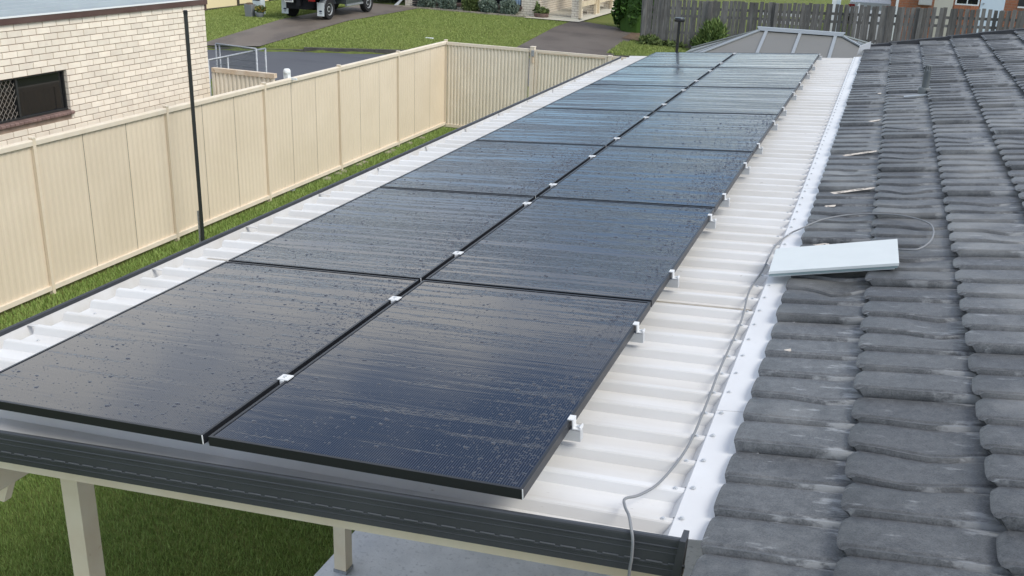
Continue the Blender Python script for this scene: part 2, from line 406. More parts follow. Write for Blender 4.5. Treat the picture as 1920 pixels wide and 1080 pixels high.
def rect(x0, y0, x1, y1):
    return lambda n: np.stack([RNG.uniform(x0, x1, n), RNG.uniform(y0, y1, n)], 1)
blades('grass', 190000, rect(-4.6,.4,-1.49,8.2), .045, .008, M['grass_near'], .9)
blades('grass', 150000, rect(-7.6,3.0,-4.4,19.0), .065, .014, M['grass_near'], .9)
def far_lawn(n):
    xy = np.stack([RNG.uniform(-24, -6, n), RNG.uniform(25, 38.3, n)], 1)
    t = np.array([kt(x, y) for x, y in xy]); k = t > .2
    x, y = xy[:,0], xy[:,1]
    d1 = (x > -19.75+(y-25.8)*-.02) & (x < -17.85+(y-26.6)*.05)
    d2 = (x > -10.3) & (x < -7.0) & (y > 30)
    return xy[k & ~d1 & ~d2]
blades('grass', 230000, far_lawn, .045, .035, M['grass_far'], .9)
blades('grass', 16000, rect(-7.2,32.2,-2.0,34.5), .09, .04, M['grass_far'], .8)

# ================================================================== PATIO
S = .0712
def rz(x, off=0): return S*x+off
RO = -.110                                     # roof sheet level below the panel tops
XL, XR, Y0, Y1, PITCH = -1.66, 1.66, -.009, 13.30, .187
patio = thing('patio', 'long low patio roof of white ribbed steel on cream posts beside the tiled roof', 'patio', (0,0,-3.1))
FS = .0925
def fy(x): return -.012
def rib_sheet(y0, n, first=False):
    prof = []; zp, zr = RO-.036, RO
    for i in range(n):
        y = y0+i*PITCH
        prof += [(y, zp), (y+.122, zp), (y+.136, zr-.004), (y+.140, zr), (y+.164, zr), (y+.168, zr-.004), (y+.182, zp)]
    prof.append((y0+n*PITCH+.0, zp))
    b = MB(); n = len(prof); vs = []
    for x in (XL, 0.0, XR): vs += [(x, max(y, fy(x)+.004) if first else y, rz(x, z)) for y, z in prof]
    t = .004
    for x in (XL, 0.0, XR): vs += [(x, max(y, fy(x)+.004) if first else y, rz(x, z)-t) for y, z in prof]
    fs = []
    for k in (0, 1): fs += [(k*n+i, (k+1)*n+i, (k+1)*n+i+1, k*n+i+1) for i in range(n-1)]
    for k in (3, 4): fs += [(k*n+i, k*n+i+1, (k+1)*n+i+1, (k+1)*n+i) for i in range(n-1)]
    fs += [(i, i+1, 3*n+i+1, 3*n+i) for i in range(n-1)]
    return b.add(vs, fs)
me0 = rib_sheet(0, 4).mesh('roof_sheet', M['roof_white'], (0,0,-3.1))
ns = int((Y1-Y0)/(PITCH*4))
ribs_y = []
for i in range(ns):
    y = Y0+i*4*PITCH
    if i: inst('roof_sheet', me0, (0, y, -3.1), patio)
    else: rib_sheet(Y0, 4, True).build('roof_sheet', M['roof_white'], patio)
    ribs_y += [y+k*PITCH+.152 for k in range(4)]
YE = Y0+ns*4*PITCH
# rib ends closed on the gutter side, and screws
sc = MB().lathe([(.0085,0),(.0085,.002),(.005,.002),(.005,.006)], (0,0,0), 6).mesh('roof_screw', M['alu'])
for k, y in enumerate(ribs_y):
    if k % 2 == 0: inst('roof_screw', sc, (XL+.09, y-.09, rz(XL+.09, RO-.036)), patio)
    inst('roof_screw', sc, (1.572, y, rz(1.572, RO)), patio)
    inst('roof_screw', sc, (1.628, y+.004, rz(1.628, RO+.010)), patio)
# flashing against the tiles, in lapped lengths with a scribed skirt
fl = [.045, .92, 2.75, 4.55, 6.5, 8.6, 10.9, YE+.05]
for a, b in zip(fl[:-1], fl[1:]):
    x = 1.604; f = MB(); e = .002 if fl.index(a) % 2 else 0
    pr = [(x, RO+.003+e), (x+.003, RO+.006+e), (1.70, RO+.012+e), (1.80, RO+.035+e), (1.80, RO+.031+e), (1.70, RO+.008+e), (x+.004, RO+.001+e)]
    f.add([(p, yy, rz(p, q)) for yy in (a, b+.015) for p, q in pr], [(i, (i+1)%7, 7+(i+1)%7, 7+i) for i in range(7)]+[tuple(range(7))[::-1], tuple(range(7, 14))])
    f.build('flashing', M['flash_white'], patio)
    sk = MB()
    for y in ribs_y:
        if a <= y < b:
            z = rz(x)
            # vertical tabs turned down into the pans between the ribs
            P = [(x-.022, y-.032, z+RO-.035), (x-.022, max(y-.147, .05), z+RO-.035), (x, y-.014, z+RO+.001), (x, max(y-.165, .05), z+RO+.001)]
            sk.add([P[0], P[1], P[3], P[2]], [(0,1,2,3)])
    if sk.v: stuff(sk.build('flashing_skirt', M['flash_white'], patio))
# upturned end of the flashing at the far corner
MB().hexa([(1.63,13.33,-.02),(1.80,13.33,0),(1.80,13.36,0),(1.63,13.36,-.02),(1.65,13.33,.11),(1.80,13.33,.19),(1.80,13.36,.19),(1.65,13.36,.11)]).build('flashing_end', M['flash_white'], patio)
# left eaves gutter
gz0 = rz(XL, RO)
gp = [(-1.64,gz0-.045),(-1.64,gz0-.15),(-1.80,gz0-.15),(-1.815,gz0-.05),(-1.815,gz0-.045),(-1.80,gz0-.14),(-1.648,gz0-.142),(-1.648,gz0-.045)]
g_ = MB().extrude([(p,q) for p,q in gp], (0,-.05,0), (0,YE+.05,0), (1,0,0), (0,0,1))
gut = g_.build('gutter', M['roof_white'], patio)
lip = MB().extrude([(-1.835,gz0-.055),(-1.812,gz0-.055),(-1.812,gz0-.035),(-1.822,gz0-.03),(-1.835,gz0-.036)], (0,-.06,0), (0,YE+.06,0), (1,0,0), (0,0,1))
lip.extrude([(-1.829,gz0-.16),(-1.818,gz0-.16),(-1.818,gz0-.0545),(-1.829,gz0-.0545)], (0,-.06,0), (0,YE+.06,0), (1,0,0), (0,0,1))
lip.build('gutter_lip', M['charcoal'], gut)
st = MB().hexa([(-1.814,-.012,gz0-.060),(-1.655,-.012,gz0-.052),(-1.655,.012,gz0-.052),(-1.814,.012,gz0-.060),(-1.814,-.012,gz0-.057),(-1.655,-.012,gz0-.049),(-1.655,.012,gz0-.049),(-1.814,.012,gz0-.057)]).mesh('gutter_strap', M['roof_white'], (0,0,0))
for y in np.arange(.98, 13, .93): inst('gutter_strap', st, (0, y, 0), patio)
# front slotted gutter board
def fz(x, o): return FS*x+o
front = MB(); prof = [(-.056,-.063),(-.066,-.062),(-.070,-.066),(-.071,-.072),(-.0705,-.090),(-.0722,-.092),(-.0722,-.0955),(-.0705,-.0975),(-.0705,-.112),(-.0715,-.113),(-.0715,-.115),(-.0705,-.116),(-.0705,-.150),(-.0725,-.152),(-.0725,-.156),(-.070,-.158),(-.070,-.170),(-.0715,-.171),(-.0715,-.173),(-.070,-.174),(-.068,-.196),(-.056,-.196)]
n = len(prof); xa, xb = -2.0, 1.665
front.add([(x, y+.05+fy(x), fz(x, z-.03)) for x in (xa, xb) for y, z in prof], [(i, (i+1)%n, n+(i+1)%n, n+i) for i in range(n)]+[tuple(range(n)), tuple(range(n, 2*n))[::-1]])
fg = front.build('front_gutter', M['charcoal'], patio)
sl = MB().add([(-.024,-.0712,-.003),(.024,-.0712,.0013),(.024,-.0712,.0053),(-.024,-.0712,.001)], [(0,1,2,3)])
slm = MB().hexa([(-.024,-.0735,-.0045),(.024,-.0735,-.0002),(.024,-.069,-.0002),(-.024,-.069,-.0045),(-.024,-.0735,-.0005),(.024,-.0735,.0038),(.024,-.069,.0038),(-.024,-.069,-.0005)]).mesh('slot', M['slot_lip_highlight'], (0,0,0))  # lip coloured paler than the steel, a highlight painted along each slot
sld = MB().hexa([(-.024,-.0722,-.010),(.024,-.0722,-.0057),(.024,-.069,-.0057),(-.024,-.069,-.010),(-.024,-.0722,-.0047),(.024,-.0722,-.0004),(.024,-.069,-.0004),(-.024,-.069,-.0047)]).mesh('slot_shadow', M['slot_dark'], (0,0,0))  # dark bar standing proud, its colour paints the shade inside the slot
for i in range(56):
    x = -1.95+i*.0655
    o = inst('slot', slm, (x, .05+fy(x), fz(x, -.147-.03)), fg); inst('slot_shade', sld, (x, .05+fy(x), fz(x, -.147-.03)), fg)
MB().hexa([(p_[0], p_[1]+.05+fy(1.66), p_[2]-.03) for p_ in ((1.640,-.080,fz(1.65,-.20)),(1.668,-.080,fz(1.66,-.20)),(1.668,-.02,fz(1.66,-.20)),(1.640,-.02,fz(1.65,-.20)),(1.655,-.082,fz(1.65,-.058)),(1.672,-.082,fz(1.66,-.058)),(1.672,-.02,fz(1.66,-.058)),(1.655,-.02,fz(1.65,-.058)))]).build('gutter_end_cap', M['charcoal'], patio)
# beams and posts
MB().hexa([(x_, fy(x_)+.025+d_, fz(x_, z_)) for z_ in (-.287, -.2268) for x_, d_ in ((-2.0,0),(1.66,0),(1.66,.075),(-2.0,.075))]).build('front_beam', M['cream_paint'], patio)
MB().box(-1.345,.05,-.66,-1.255,YE-.1,-.36).build('side_beam', M['cream_paint'], patio)
for y in np.arange(.9, 13, 1.2): MB().hexa([(-1.6,y,rz(-1.6,RO-.12)),(1.66,y,rz(1.66,RO-.12)),(1.66,y+.045,rz(1.66,RO-.12)),(-1.6,y+.045,rz(-1.6,RO-.12)),(-1.6,y,rz(-1.6,RO-.036)),(1.66,y,rz(1.66,RO-.036)),(1.66,y+.045,rz(1.66,RO-.036)),(-1.6,y+.045,rz(-1.6,RO-.036))]).build('purlin', M['cream_paint'], patio)
for k, y in enumerate((.66, 3.1, 5.6, 8.1, 10.6, 13.0)):
    p = MB().box(-1.35, y-.05, -3.055 if k else -3.12, -1.25, y+.05, -.662).build('post', M['cream_paint'], patio)
    MB().box(-1.356, y-.056, -3.057, -1.244, y+.056, -3.03).build('post_foot', M['galv'], p)
MB().hexa([(-1.44,.30,-.80),(-1.36,.30,-.80),(-1.36,.34,-.80),(-1.44,.34,-.80),(-1.40,.30,-.663),(-1.30,.30,-.663),(-1.30,.34,-.663),(-1.40,.34,-.663)]).build('bracket', M['cream_paint'], patio)

# ================================================================== SOLAR PANELS
PW, PL, PITCHY, GAP, FT = 1.153, 1.731, 1.752, .022, .035
protos = {}
def panel_mesh():
    fw = .011
    f = MB()
    # frame as four bars with a thin lip around the glass
    f.box(0,0,-FT,PW,fw,0); f.box(0,PL-fw,-FT,PW,PL,0); f.box(0,fw,-FT,fw,PL-fw,0); f.box(PW-fw,fw,-FT,PW,PL-fw,0)
    gl = MB().grid(2, 2, lambda u, v: (fw+(PW-2*fw)*u, fw+(PL-2*fw)*v, -.0025))
    bk = MB().box(fw,fw,-.010,PW-fw,PL-fw,-.006)  # unseen back sheet, coloured white to bounce light onto the roof strip
    return f.mesh('frame', M['frame_black']), gl.mesh('glass', M['panel']), bk.mesh('bounce_backing', M['white_clamp'])
fr_me, gl_me, bk_me = panel_mesh()
cj = MB().box(-.0008,-.0008,-FT+.001,.0022,.0022,.0004).mesh('corner_key', M['white_clamp'])
ANG = math.atan(S)
def drops(n, seed):
    r = np.random.default_rng(seed); V = []; F = []; k = 7
    for _ in range(n):
        x, y = r.uniform(.03, PW-.03), r.uniform(.03, PL-.03)
        if r.random() < .42: x = PW-.02-abs(r.normal(0, .12))
        if not .02 < x < PW-.02: continue
        a = r.uniform(.0018, .0036) if r.random() < .93 else r.uniform(.004, .0085)
        ex = r.uniform(1, 1.7); hgt = a*.42; n0 = len(V)
        for rr, hh in ((1, 0), (.72, .62)):
            for j in range(k):
                th = 2*math.pi*j/k; w = 1+.15*math.sin(3*th+_)
                V.append((x+a*ex*rr*w*math.cos(th), y+a*rr*w*math.sin(th), -.0025+hgt*hh))
        V.append((x, y, -.0025+hgt))
        for j in range(k):
            j2 = (j+1) % k
            F += [(n0+j, n0+j2, n0+k+j2), (n0+j, n0+k+j2, n0+k+j), (n0+k+j, n0+k+j2, n0+2*k)]
    me = bpy.data.meshes.new('water_droplets'); me.from_pydata(V, [], F); me.materials.append(M['water'])
    me.polygons.foreach_set('use_smooth', [True]*len(me.polygons)); return me
dm = [drops(2400, 1), drops(2400, 2), drops(1000, 3), drops(1000, 4)]
for r in range(7):
    for c_, (side, x) in enumerate((('left', -GAP/2-PW), ('right', GAP/2))):
        t = thing('solar_panel', 'black solar panel wet with rain, %s column, %s row from the front' % (side, ORD[r]) if r < 6 else 'wet black solar panel at the far end of the %s column' % side, 'solar panel', (x, r*PITCHY, rz(x)), 'solar panels on the patio roof')
        t.rotation_euler = (0, -ANG, 0)
        for nm, me in (('frame', fr_me), ('glass', gl_me), ('bounce_backing', bk_me)):
            o = bpy.data.objects.new(nm, me); COL.objects.link(o); o.parent = t
        if r < 4: o = stuff(bpy.data.objects.new('water_droplets', dm[(r*2+c_) % 4 if r else c_])); COL.objects.link(o); o.parent = t
        if side == 'left' or r == 0:
            o = bpy.data.objects.new('corner_key', cj); COL.objects.link(o); o.parent = t; o.location = (PW-.0015, -.0002, 0)
# mounting rails and clamps
RY = [.50, 1.44, 2.19, 3.30, 3.83, 4.80, 5.55, 6.62, 7.41, 8.42, 9.19, 10.12, 10.95, 12.12]
rail_me = MB().box(-1.16,-.016,-.044,1.204,.016,-.002).mesh('mounting_rail', M['alu'])
mid_me = MB().box(-.024,-.023,.0008,.024,.023,.0048).box(-.009,-.028,-.036,.009,.028,.0008).mesh('clamp_body', M['white_clamp'])
bolt_me = MB().lathe([(.0075,0),(.0075,.005),(.003,.005),(.003,.0035)], (0,0,.0048), 6).mesh('bolt', M['alu'])
end_me = MB().box(-.012,-.018,.0008,.010,.018,.0045).box(.005,-.018,-.034,.0095,.018,.0008).box(.0095,-.018,-.034,.036,.018,-.030).box(.031,-.018,-.030,.036,.018,-.023).mesh('clamp_body', M['white_clamp'])
for i, y in enumerate(RY):
    w = ORD[i]
    t = tag(bpy.data.objects.new('mounting_rail', rail_me), 'aluminium mounting rail under the panels, %s rail end from the front' % w, 'rail', 'mounting rails under the panels')
    COL.objects.link(t); t.location = (0, y, rz(0, -FT)); t.rotation_euler = (0, -ANG, 0)
    t = thing('middle_clamp', 'white clamp in the dark gap between panel columns, %s from the front' % w, 'clamp', (0, y, 0), 'middle clamps between the panel columns'); t.rotation_euler = (0, -ANG, 0)
    for nm, me, dx in (('clamp_body', mid_me, 0), ('bolt', bolt_me, 0)):
        o = bpy.data.objects.new(nm, me); COL.objects.link(o); o.parent = t; o.location = (dx, 0, 0)
    x = GAP/2+PW
    t = thing('end_clamp', 'white end clamp on the right panel edge, %s from the front' % w, 'clamp', (x, y, rz(x)), 'end clamps along the right panel edge'); t.rotation_euler = (0, -ANG, 0)
    o = bpy.data.objects.new('clamp_body', end_me); COL.objects.link(o); o.parent = t
    o = bpy.data.objects.new('bolt', bolt_me); COL.objects.link(o); o.parent = t; o.location = (.025, 0, -.034)

# ================================================================== TILED HOUSE
TP = math.tan(rad(13)); CP, SP = math.cos(rad(13)), math.sin(rad(13))
house = thing('tiled_house', 'near house with a dark roof of wavy stone chip tiles', 'house', (1.72, 0, -3.1))
G_, TL, NW = .395, 1.262, 6
def yend(s): return 13.86-.42*s
def rp_(s, y, n): return (1.735+s*CP-n*SP, y, s*SP+n*CP)
PHN = [0,.022,.045,.07,.10,.135,.165,.20,.30,.46,.64,.80,.91,.965]
PHF = [0,.05,.09,.16,.45,.75,.95]
def pan(ph):      # one wave of the pressed sheet: a nearly flat pan falling away from a rolled lip, then a narrow step
    if ph < .055: return -.016+.028*math.sin(ph/.055*math.pi/2)
    e = .012-.008*(ph-.055)+.0055*(1-abs(2*ph-1.055)**2)-.0055-.0035*math.exp(-((ph-.135)/.022)**2)
    e += .0015*math.exp(-((ph-.17)/.025)**2)
    if ph > .93: e -= .014*((ph-.93)/.07)**2
    return e
def tile(s0, y0, phs, nv, dents, y_len=TL):
    V = []; UV = []
    us = [(k+p)/NW for k in range(NW) for p in phs]+[1.0]; nu = len(us)
    def h(U, v):
        d = 0
        for (du, dv_, su, sv, am) in dents: d += am*math.exp(-((U-du)/su)**2-((v-dv_)/sv)**2)
        return .041*(1-v)+.010+pan((U*NW) % 1.0)*(1-.35*v)+.019*(1-U)**1.5-d
    vv = [0, .035]+[.035+.965*k/(nv-2) for k in range(1, nv-1)]
    nv = len(vv)
    bul = [(.034 if s0 > .1 else .010)*(1-abs(2*((U*NW) % 1.0)-1.0)**5)*(1.12-.25*((U*NW) % 1.0)) for U in us]
    for j, v in enumerate(vv):
        for i, U in enumerate(us):
            wob = sum(2.6*am*math.exp(-((U-du)/(su*1.6))**2-((v-dv_)/(sv))**2) for du, dv_, su, sv, am in dents)
            s = s0+v*(G_+.012)-bul[i]*max(0, 1-v*1.5)
            y = min(y0+U*y_len-wob, yend(s0+v*G_))
            V.append(rp_(s, y, h(U, v)-(.009 if j == 0 else 0))); UV.append((U, v))
    F = [(j*nu+i, (j+1)*nu+i, (j+1)*nu+i+1, j*nu+i+1) for j in range(nv-1) for i in range(nu-1)]
    n = len(V)     # turned down front edge and near side edge
    for i, U in enumerate(us):
        V.append(rp_(s0-bul[i]+.050, V[i][1], .004)); UV.append((U, 0))
    F += [(i, i+1, n+i+1, n+i) for i in range(nu-1)]
    n2 = len(V)
    for j, v in enumerate(vv):
        p = Vector(V[j*nu]); V.append((p.x+SP*.019, p.y+.004, p.z-.021)); UV.append((0, v))
    F += [(j*nu, n2+j, n2+j+1, (j+1)*nu) for j in range(nv-1)]
    me = bpy.data.meshes.new('tile'); me.from_pydata([(x-1.72, y, z+3.1) for x, y, z in V], [], F)
    me.materials.append(M['tile']); uv = me.uv_layers.new(name='UVMap')
    idx = np.zeros(len(me.loops), np.int32); me.loops.foreach_get('vertex_index', idx)
    uv.data.foreach_set('uv', np.asarray(UV, np.float32)[idx].ravel())
    me.polygons.foreach_set('use_smooth', [True]*len(me.polygons)); me.set_sharp_from_angle(angle=rad(55))
    return me
# joint positions measured per course
START = [.58, 1.01, 1.40, .69, .96, 1.20, .45, .85, 1.05]
tiles = {}
for k in range(9):
    y = START[k]-3*TL
    while y < yend(k*G_)-.05:
        if y+TL > -2.4:
            near = max(0, y+2.5)+k*.3 < 8
            r = random.Random(int(k*100+y*7))
            de = []
            for _ in range(r.choice((0, 1, 2, 2)) if y < 8 else r.choice((0, 0, 1))):
                de.append((r.uniform(.15, .85), r.uniform(.35, .75), r.uniform(.05, .12), r.uniform(.15, .3), r.uniform(.006, .017)))
            me = tile(k*G_, y, PHN if near else PHF, 8 if near else 4, de)
            o = bpy.data.objects.new('tile', me); COL.objects.link(o); o.parent = house
            tiles[(k, round(y, 2))] = o
        y += TL
# roof deck below the tiles, eaves board, gable wall and side wall
MB().hexa([rp_(.03,-2.5,-.09),rp_(4.2,-2.5,-.09),rp_(4.2,yend(4.2)-.04,-.09),rp_(.03,yend(0)-.04,-.09),rp_(.03,-2.5,-.002),rp_(4.2,-2.5,-.002),rp_(4.2,yend(4.2)-.04,-.002),rp_(.03,yend(0)-.04,-.002)]).build('roof_deck', M['slot_dark'], house)
MB().box(1.735,-2.5,-.24,1.765,13.75,-.095).build('eaves_board', M['brown_fascia'], house)
MB().box(2.25,-2.5,-3.1,2.45,12.4,-.08).build('wall', M['brick_cream'], house)
# verge capping along the far end
r = random.Random(3); s = -.06
while s < 4.2:
    e = s+.40; dn = r.uniform(-.006, .006)
    q = lambda ss, dy, nn: rp_(ss, yend(ss)+dy, nn)
    MB().hexa([q(s,-.055,.03),q(e,-.055,.03),q(e,.10,.00),q(s,.10,.00),q(s,-.035,.085+dn),q(e+.03,-.035,.078+dn),q(e+.03,.08,.078+dn),q(s,.08,.085+dn)]).build('verge_cap', M['cap_black'], house)
    s = e
# bare scraped patches on the first course
def chip(s, y, ls, ly, n, seed):
    r = random.Random(seed); k = 14; b = MB(); V = []
    for j in range(k):
        th = 2*math.pi*j/k; w = r.uniform(.55, 1.15)
        cs_, sn_ = math.cos(th), math.sin(th); se = lambda q: math.copysign(abs(q)**.45, q)
        V.append(rp_(s+se(cs_)*ls*(.85+.15*w), y+.025*se(cs_)*(ls > .1)+se(sn_)*ly*w*1.25, n+.001))
    V += [rp_(s, y, n+.003)]
    b.add(V, [(j, (j+1)%k, k) for j in range(k)]); b.build('bare_patch', M['chip'], house)
for s, y, ls, ly, n, sd_ in ((.20,6.98,.15,.035,.047,1),(.06,7.02,.05,.03,.052,2),(.20,5.55,.15,.030,.047,3),(.06,5.95,.035,.03,.050,4),(.20,4.30,.16,.026,.047,5),(.10,3.92,.035,.025,.050,6),(.07,1.47,.028,.016,.052,7),(.05,4.62,.02,.02,.050,8),(.10,3.05,.05,.02,.047,9),(.30,8.75,.02,.03,.040,10),(.12,9.1,.02,.02,.040,11)):
    chip(s, y, ls, ly, n, sd_)

# roof vent pipe
vp = rp_(.73, 8.5, .02)
vent = thing('vent_pipe', 'short grey vent pipe with slotted cap standing on the tiled roof', 'vent pipe', vp)
MB().lathe([(.062,-.02),(.062,.05),(.056,.058),(.046,.060)], vp, 18).build('collar', M['pvc'], vent, angle=40)
MB().lathe([(.035,.04),(.035,.205),(.037,.21),(.037,.232)], vp, 18).build('pipe', M['pvc'], vent, angle=40)
for k in range(9):
    a_ = 2*math.pi*k/9
    MB().tube([(vp[0]+.031*math.cos(a_), vp[1]+.031*math.sin(a_), vp[2]+.230),(vp[0]+.028*math.cos(a_), vp[1]+.028*math.sin(a_), vp[2]+.275)], .006, 5).build('fin', M['pvc'], vent)
MB().lathe([(.028,.273),(.031,.276),(.028,.284),(.001,.286)], vp, 14).build('cap', M['pvc'], vent, angle=40)
fq = lambda s, y, n: rp_(.73+s, 8.5+y, n)
MB().hexa([fq(-.19,-.29,.045),fq(.17,-.29,.03),fq(.17,-.20,.03),fq(-.19,-.20,.045),fq(-.19,-.29,.050),fq(.17,-.29,.036),fq(.17,-.20,.036),fq(-.19,-.20,.050)]).build('base_flashing', M['poly_bar'], vent)

# flat dish and its cable
dl = (1.92, 2.64, .13)
dish = thing('satellite_dish', 'flat white rectangular satellite dish lying on the eaves tiles', 'satellite dish', dl)
DT = math.tan(rad(12))
dc = [(1.615,2.40),(2.215,2.44),(2.205,2.87),(1.605,2.81)]
def dz(x, o): return .085+DT*(x-1.70)+o
def plate(o0, o1, ins):
    cx = sum(p[0] for p in dc)/4; cy = sum(p[1] for p in dc)/4
    q = [(cx+(x-cx)*(1-ins), cy+(y-cy)*(1-ins)) for x, y in dc]
    return MB().hexa([(x, y, dz(x, o0)) for x, y in q]+[(x, y, dz(x, o1)) for x, y in q])
plate(.006,.020,0).build('face', M['dish'], dish)
plate(-.006,.0058,.012).build('rim', M['dish_edge'], dish)
plate(-.014,-.0062,.05).build('back_shell', M['dish'], dish)
def smooth_path(P, k=8):
    P = [Vector(p) for p in P]; R = []
    for i in range(len(P)-1):
        p0, p1, p2, p3 = P[max(i-1,0)], P[i], P[i+1], P[min(i+2, len(P)-1)]
        for j in range(k):
            t = j/k; R.append(.5*((2*p1)+(p2-p0)*t+(2*p0-5*p1+4*p2-p3)*t*t+(3*p1-p0-3*p2+p3)*t**3))
    return R+[P[-1]]
cb = smooth_path([(2.215,2.80,.175),(2.304,2.783,.195),(2.368,2.903,.215),(2.386,3.127,.22),(2.351,3.295,.212),(2.229,3.429,.195),(2.086,3.54,.155),(1.94,3.554,.125),(1.796,3.479,.095),(1.69,3.37,.055),(1.632,3.345,.02),(1.582,3.107,.014),(1.568,2.842,.009),(1.564,2.647,.007),(1.542,2.288,.005),(1.562,1.872,.008),(1.557,1.302,.007),(1.561,.965,.007),(1.558,.611,.007),(1.52,.352,.005),(1.476,.241,.006),(1.440,.190,.012),(1.455,.12,.03),(1.488,.03,.060),(1.508,-.025,.060),(1.520,-.043,.03),(1.523,-.048,-.03),(1.52,-.048,-.12),(1.52,-.048,-.6)])
c_ = MB().tube(cb, .0046, 8).build('cable', M['cable'], smooth=True, org=(1.55,1.3,0))
tag(c_, 'thin grey cable trailing from the dish across the white roof and over the gutter', 'cable')

# dark pole on the grass strip
PX, PY_ = -7.02, 9.02
pole = thing('pole', 'tall dark metal pole standing on the grass strip before the cream fence', 'pole', (PX, PY_, -3.1))
MB().lathe([(.027,-.1),(.027,3.42)], (PX,PY_,-3.1), 18).build('shaft', M['pole'], pole, angle=40)
MB().lathe([(.030,3.40),(.030,3.445),(.02,3.455),(.001,3.456)], (PX,PY_,-3.1), 18).build('cap', M['dark_metal'], pole, angle=40)
MB().box(PX-.06,PY_-.01,-3.1,PX-.032,PY_+.02,-2.5).build('support_stake', M['galv'], pole)

# flue with flat cowl at the far end of the patio roof
fx, fy = -1.03, 13.15
fb = rz(fx, RO-.036)
flue = thing('roof_flue', 'thin dark flue pipe with flat cap behind the far panels', 'flue', (fx, fy, fb))
MB().lathe([(.05,-.005),(.05,.02),(.03,.03)], (fx,fy,fb), 14).build('base', M['dark_metal'], flue, angle=40)
MB().lathe([(.024,.02),(.024,.52)], (fx,fy,fb), 12).build('pipe', M['dark_metal'], flue, angle=40)
MB().lathe([(.03,.505),(.078,.512),(.085,.525),(.085,.555),(.074,.57),(.001,.572)], (fx,fy,fb), 18).build('cap', M['dark_metal'], flue, angle=40)

# ================================================================== STEEL FENCES
def sheet(P0, P1, z0, z1, nr, depth, out, m, name, parent, edge=.004):
    """ribbed sheet between two plan points; out = unit plan vector the ribs face"""
    P0, P1 = np.array(P0, float), np.array(P1, float); prof = []
    for k in range(nr):
        for u, d in ((0,0),(.34,0),(.48,1),(.84,1)): prof.append(((k+u)/nr, d*depth))
    prof.append((1, 0)); b = MB(); V = []
    for z in (z0, z1):
        for u, d in prof:
            q = P0+(P1-P0)*u; V.append((q[0]+out[0]*d, q[1]+out[1]*d, z))
    n = len(prof); b.add(V, [(i, i+1, n+i+1, n+i) for i in range(n-1)])
    return b.build(name, m, parent)
FX, FY, FSP, FT_, FB = -7.636, 6.711, 2.488, -1.065, -3.04
fence = thing('boundary_fence', 'long cream ribbed steel fence along the grass strip', 'fence', (FX, 9, -3.1))
for i in range(-2, 6):
    y = FY+i*FSP
    p = MB().box(FX-.030, y-.024, FB-.15, FX+.030, y+.024, FT_+.012).build('post', M['fence_cream'], fence)
    MB().box(FX-.036, y-.030, FT_+.0125, FX+.036, y+.030, FT_+.03).build('post_cap', M['fence_rail'], p)
    if i == 5: break
    y1 = y+FSP
    MB().extrude([(-.026,-.075),(.026,-.075),(.031,-.02),(.024,0),(-.024,0),(-.031,-.02)], (FX,y+.025,FT_), (FX,y1-.025,FT_), (1,0,0), (0,0,1)).build('top_rail', M['fence_rail'], fence)
    MB().box(FX-.02, y+.025, FB, FX+.024, y1-.025, FB+.06).build('bottom_rail', M['fence_rail'], fence)
    a, w = y+.025, (FSP-.05)/3
    for k in (1, 2): MB().box(FX-.020, a+k*w-.006, FB+.06, FX-.0155, a+k*w+.006, FT_-.076).build('joint_strip', M['fence_brown'], fence)
    for k in range(3):
        sheet((FX-.014, a+k*w+.004), (FX-.014, a+(k+1)*w-.004), FB+.02, FT_-.03, 8, .006, (1,0), M['fence_cream'], 'panel', fence)
# plinth stones and bare earth below the fence
ps = MB()
for k in range(28):
    y = 13.2+k*.21; r = random.Random(k)
    if r.random() < .35: ps.hexa([(FX+.03+r.uniform(0,.05),y,-3.12),(FX+.13+r.uniform(0,.10),y+.02,-3.12),(FX+.12+r.uniform(0,.08),y+.17,-3.12),(FX+.03,y+.18,-3.12),(FX+.04,y,-3.07),(FX+.11,y+.03,-3.075),(FX+.12,y+.15,-3.07),(FX+.04,y+.16,-3.065)])
stuff(ps.build('edging_stones', M['edge_stone']))

YR = 19.15
rf = thing('front_fence', 'pale ribbed steel fence section across the end of the grass strip', 'fence', (-6.6, YR, -3.1))
sheet((FX+.04, YR+.01), (-6.60, YR+.01), FB+.02, FT_-.05, 12, .028, (0,-1), M['fence_return'], 'panel', rf)
sheet((-6.60, YR+.01), (-5.56, YR+.01), FB+.02, FT_-.05, 12, .028, (0,-1), M['fence_return'], 'panel', rf)
MB().box(FX+.035, YR-.035, FT_-.085, -5.54, YR+.03, FT_-.02).build('top_rail', M['fence_rail'], rf)
MB().box(FX+.035, YR-.035, FB-.04, -5.54, YR+.03, FB+.03).build('bottom_rail', M['fence_rail'], rf)
def gpost(x, top, lbl, w=.05):
    t = thing('gate_post', lbl, 'post', (x, YR, -3.1))
    MB().box(x-w, YR-w, -3.15, x+w, YR+w, top).build('post_shaft', M['fence_rail'], t)
    MB().box(x-w-.006, YR-w-.006, top+.0005, x+w+.006, YR+w+.006, top+.02).build('post_cap', M['fence_rail'], t)
    return t
gp_ = gpost(-5.47, FT_+.02, 'cream gate post with the grey latch box')
MB().box(-5.475, YR-.10, FT_-.17, -5.415, YR-.0505, FT_-.04).build('latch_box', M['galv'], gp_)
MB().box(-5.46, YR-.09, FT_-.32, -5.435, YR-.0505, FT_-.1705).build('latch_arm', M['rusty_rail'], gp_)
gpost(-3.655, FT_-.04, 'cream gate post between the two ribbed gates', .045)
